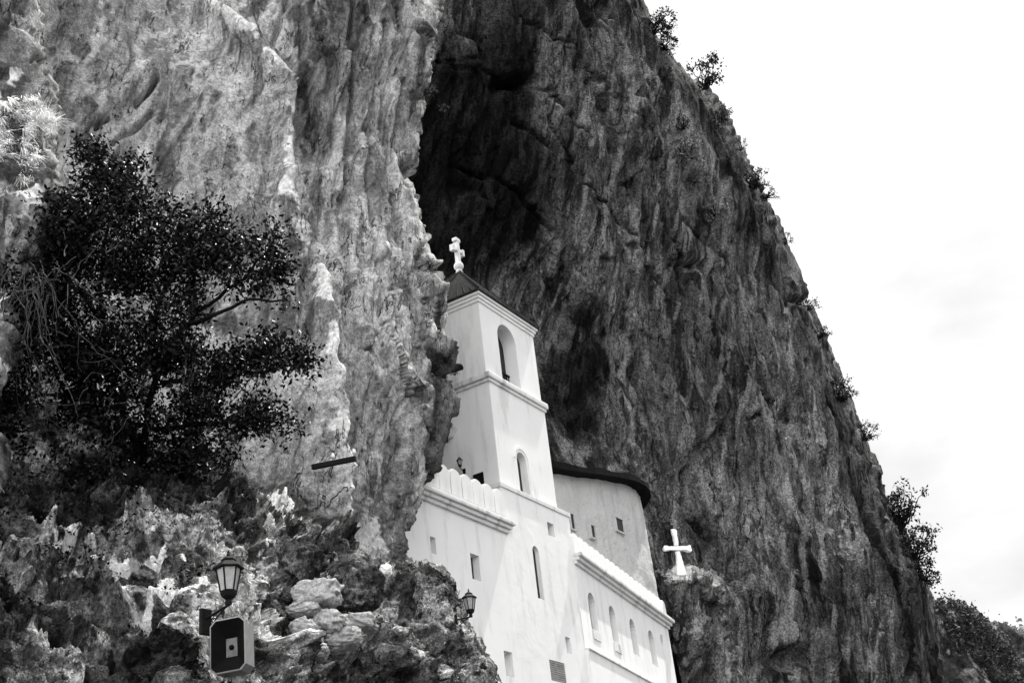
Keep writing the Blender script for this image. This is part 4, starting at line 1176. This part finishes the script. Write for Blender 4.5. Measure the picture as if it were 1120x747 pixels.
for q in cc[::5]:
    e_ = q - binv; dv = rng.normal(size=3) * .16 + np.array([-.05, 0, -.18]); tube(bm, [e_ + dv, e_ + dv * .5 + rng.normal(size=3) * .02, e_ - dv * .4], [.010, .007, .003], 4)
bm_obj('twigs', bm, M_BARK, bush)

# --- bare trailing stems at the far left
vb = at(20, 420, 18.6)
vine = empty('dry_creeper', Matrix.Translation(Vector(vb)))
tag(vine, 'tangle of pale bare trailing stems at the far left of the dark bush', 'creeper')
bm = bmesh.new()
for k in range(44):
    x0, y0 = rng.uniform(0, 60), rng.uniform(285, 330); pts = []
    x, y, dx = x0, y0, rng.normal() * 2
    ln_ = rng.integers(7, 22)
    for j in range(ln_):
        pts.append(at(x, y, 18.6 + rng.normal() * .03 + .25 * sin(k)) - vb); dx += rng.normal() * 2.6; dx *= .85; x += dx; y += rng.uniform(3, 13) - (6 if j < 2 else 0)
    tube(bm, pts, list(np.linspace(rng.uniform(.005, .012), .003, len(pts))), 4)
for k in range(45):
    x, y = rng.uniform(30, 130), rng.uniform(270, 520); a_ = rng.uniform(0, 6.28); pts = []
    for j in range(6):
        pts.append(at(x, y, 18.8 + rng.normal() * .1) - vb); a_ += rng.normal() * .5; x += 7 * cos(a_); y += 7 * sin(a_)
    tube(bm, pts, list(np.linspace(.008, .003, len(pts))), 4)
bm_obj('stems', bm, M_TWIG, vine)

# --- shrubs along the cliff edge and on its face
def shrub(name, px, py, z, rpx, label, nclump, mat, group, seed, lean=(0, 0), per=22, leaf=.17, bare=False, flat=1.0):
    g = np.random.default_rng(seed)
    base = at(px, py, z); sc_ = z / F
    R_ = rpx * sc_
    t = empty(name, Matrix.Translation(Vector(base))); tag(t, label, 'shrub', group)
    dirs = g.normal(size=(nclump, 3)); dirs /= np.linalg.norm(dirs, axis=1, keepdims=True)
    cen = _R * lean[0] * R_ - _U * lean[1] * R_
    cen = cen + np.array([0, 0, .55 * R_]) * flat
    tips = cen + dirs * (R_ * g.uniform(.25, 1.0, (nclump, 1)) ** .6) * np.array([1, 1, flat])
    bm = bmesh.new()
    for pl_ in grow(np.zeros(3), tips[:: max(1, nclump // 14)], g):
        tube(bm, pl_, list(np.linspace(R_ * .05, R_ * .012, len(pl_))), 5)
    bm_obj('stems', bm, M_BARK, t)
    C_ = crown_points(tips, per, R_ * .13, g)
    link('foliage', leaves_mesh('foliage', C_, R_ * leaf, .3, .6, seed), mat, t)
    return t
GE = 'shrubs along the cliff skyline'
SH = [(712, 42, 17, (.4, -.6), 16, M_LEAF2, 'wispy shrub highest on the skyline at the top of the cliff'),
      (726, 56, 13, (.4, -.2), 30, M_LEAF, 'dense dark shrub just below the highest one on the skyline'),
      (772, 98, 20, (.1, -.5), 30, M_LEAF2, 'airy upright shrub on the cliff corner against the sky'),
      (810, 165, 8, (.3, -.3), 10, M_LEAF, 'tiny dark tuft on the skyline below the airy upright shrub'),
      (826, 205, 14, (.3, -.2), 26, M_LEAF2, 'grey shrub on the steep skyline beside a small dark one'),
      (838, 217, 10, (.6, .1), 16, M_LEAF, 'small dark shrub leaning out from the steep skyline'),
      (858, 268, 8, (.5, -.2), 10, M_LEAF2, 'thin sprig on the skyline between upper and middle shrubs'),
      (885, 340, 11, (.3, -.2), 16, M_LEAF2, 'upper of two low shrubs halfway down the skyline'),
      (897, 370, 12, (.2, 0), 18, M_LEAF2, 'lower of two low shrubs halfway down the skyline'),
      (920, 440, 15, (.3, -.4), 30, M_LEAF, 'dark bushy shrub on the lower skyline above the jutting one'),
      (944, 482, 12, (.8, -.3), 22, M_LEAF, 'flat dark shrub jutting sideways from the lower skyline'),
      (985, 580, 24, (.3, -.9), 26, M_LEAF2, 'tall loose tree-like shrub near the foot of the skyline'),
      (1000, 612, 22, (.2, -.4), 40, M_LEAF2, 'spreading shrub under the tall loose one'),
      (1012, 636, 16, (.1, -.1), 40, M_LEAF, 'dense dark shrub lowest on the skyline')]
for i, (x, y, r_, ln_, nc, mt, lb) in enumerate(SH):
    shrub('shrub', x, y, cliff_z(min(x, float(lerp_poly(y, SIL)) - 4), y) + 1.0, r_, lb, nc, mt, GE, 200 + i, ln_)
GF = 'plants rooted in the cliff face'
PF = [(752, 175, 20, 34, M_LEAF3, 'largest pale shrub on the upper cliff face below the skyline', 1.4), (748, 142, 11, 22, M_LEAF2, 'dark shrub above the largest pale one on the cliff face', 1.2), (783, 238, 16, 24, M_LEAF3, 'pale sparse shrub on the cliff face under the largest pale one', 1.4),
      (730, 30, 15, 30, M_LEAF, 'dark shrub tucked under the highest skyline shrub', 1.2), (684, 112, 8, 14, M_LEAF3, 'small pale sprig in a crevice left of the large pale shrub', 1.2), (473, 103, 7, 14, M_LEAF3, 'upper of two pale tufts in the dark cleft', .8), (485, 119, 6, 10, M_LEAF3, 'lower of two pale tufts in the dark cleft', .8),
      (795, 590, 10, 26, M_LEAF3, 'pale spiky tuft right of the white cross', .8), (790, 130, 12, 20, M_LEAF2, 'dark shrub on the cliff rim below the airy upright shrub', 1.2), (856, 622, 5, 8, M_LEAF3, 'tiny pale tuft low on the cliff face', .8), (800, 265, 9, 14, M_LEAF3, 'little pale tuft on the ledge line of the cliff face', 1.0)]
for i, (x, y, r_, nc, mt, lb, fw) in enumerate(PF):
    shrub('cliff_plant', x, y, cliff_z(x, y) - fw, r_, lb, nc, mt, GF, 300 + i, (0, 0))
for i, (x, y, r_, nc, mt, lb) in enumerate([(497, 410, 7, 10, M_LEAF2, 'grassy tuft on the left cornice end of the tower'), (487, 395, 9, 16, M_LEAF, 'dark weed hanging from the grey cliff edge beside the belfry'), (352, 45, 11, 12, M_LEAF3, 'sparse pale sprig on the upper grey cliff flank'), (470, 293, 9, 26, M_LEAF3, 'pale bushy tuft on the grey cliff edge beside the tower roof'), (300, 262, 10, 14, M_LEAF, 'small dark sprig on the grey cliff ridge above the bush')]):
    z_ = 42.6 if x == 497 else face_z(x, y) - .4
    shrub('cliff_plant', x, y, z_, r_, lb, nc, mt, GF, 340 + i, (0, 0), per=14)

# --- scrub on the hill beyond
g = np.random.default_rng(77)
pp = []
for k in range(230):
    x = g.uniform(1018, 1128); yt = float(lerp_poly(x, RID1)); y = yt + abs(g.normal()) * 26 - 1
    pp.append(at(x, y, 207 - (y - yt) * .15 + (x - 960) * .12))
C_ = crown_points(np.array(pp), 26, .9, g)
tag(link('scrub', leaves_mesh('scrub', C_, .6, .3, .6, 9), M_SCRUB), 'dark scrub covering the hillside beyond the cliff', 'scrub', kind='stuff')
pp = []
for k in range(240):
    x = g.uniform(1080, 1130); yt = float(lerp_poly(x, RID2)); y = yt + abs(g.normal()) * 16 - 1
    pp.append(at(x, y, 425 + (x - 1040) * .12))
C_ = crown_points(np.array(pp), 26, 1.5, g)
tag(link('far_wood', leaves_mesh('far_wood', C_, 1.6, .3, .6, 11), M_LEAF3), 'wooded slope farthest off at the right edge', 'wood', kind='stuff')

# --- dry grass
def blades(name, roots, dirs, ln, wd, g):
    n = len(roots); V = []
    d = dirs / np.linalg.norm(dirs, axis=1, keepdims=True); L_ = (ln * g.uniform(.5, 1.3, n))[:, None]
    side = np.cross(d, g.normal(size=(n, 3))); side /= np.linalg.norm(side, axis=1, keepdims=True)
    dn = np.array([0, 0, -1.0]); W_ = wd
    p0, p1, p2 = roots, roots + d * L_ * .55 + dn * L_ * .06, roots + d * L_ + dn * L_ * .28
    V = np.stack([p0 - side * W_, p0 + side * W_, p1 - side * W_ * .8, p1 + side * W_ * .8, p2 - side * W_ * .2, p2 + side * W_ * .2], 1).reshape(-1, 3)
    k = np.arange(n)[:, None] * 6
    return mesh_np(name, V, np.concatenate([k + np.array([[0, 1, 3, 2]]), k + np.array([[2, 3, 5, 4]])], 0))
g = np.random.default_rng(5)
def on_shoulder(x, y): return at(x, y, (16.55 + .004 * (x + 50) + .004 * (150 - y)) / rays(x, y)[..., 1])
n_ = 420
tb = on_shoulder(np.array([46.]), np.array([134.]))[0]
dd = g.normal(size=(n_, 3)) * .75 + np.array([.25, -.35, .55])
me = blades('grass_tuft', g.normal(size=(n_, 3)) * np.array([.10, .06, .05]), dd, .34, .0035, g)
tuft = link('grass_tuft', me, M_DRY); tuft.location = tb
tag(tuft, 'bright dry spiky grass tuft on the rock shoulder at upper left', 'grass tuft')
RT, DD = [], []
for k in range(230):
    x, y = g.uniform(-30, 62), g.uniform(108, 240)
    if x > lerp_poly(y, BR) - 3 or perlin(np.array([[x * .045 + y * .02, y * .018 - x * .02, .5]]), 9)[0] < -.08: continue
    m_ = int(g.integers(18, 46)); c_ = on_shoulder(np.array([x]), np.array([y]))[0]
    RT.append(c_ + g.normal(size=(m_, 3)) * np.array([.035, .03, .03])); q_ = np.array([.45, -.35, -.55]) + g.normal(size=3) * .2
    DD.append(q_ + g.normal(size=(m_, 3)) * .22)
tag(link('dry_grass', blades('dry_grass', np.concatenate(RT), np.concatenate(DD), .24, .0042, g), M_DRY), 'pale dry grass hanging over the rock shoulder', 'grass', kind='stuff')
# ivy and weeds on the slope and the outcrop
def on_slope(x, y, sheetP, g): return None
idx_ = g.integers(0, slopeP.shape[0] * slopeP.shape[1], 60000)
Q = slopeP.reshape(-1, 3)[idx_]
qx, qy = pix(Q)
mask = (fbm(Q * .9, 4, .6, 120) + .55 * blob(qx, qy, 60, 545, 130, 50) + .45 * blob(qx, qy, 230, 540, 60, 25) - .4 * blob(qx, qy, 290, 660, 60, 70) > .22) & (qx > -60) & (qx < 420) & (qy < 780)
Q = Q[mask][:9000] + (CAM - Q[mask][:9000]) * .003
tag(link('ivy', leaves_mesh('ivy', Q, .055, .3, .6, 15), M_LEAF), 'low dark ivy and weeds creeping over the rocky slope', 'ground cover', kind='stuff')
bpy.context.view_layer.update()
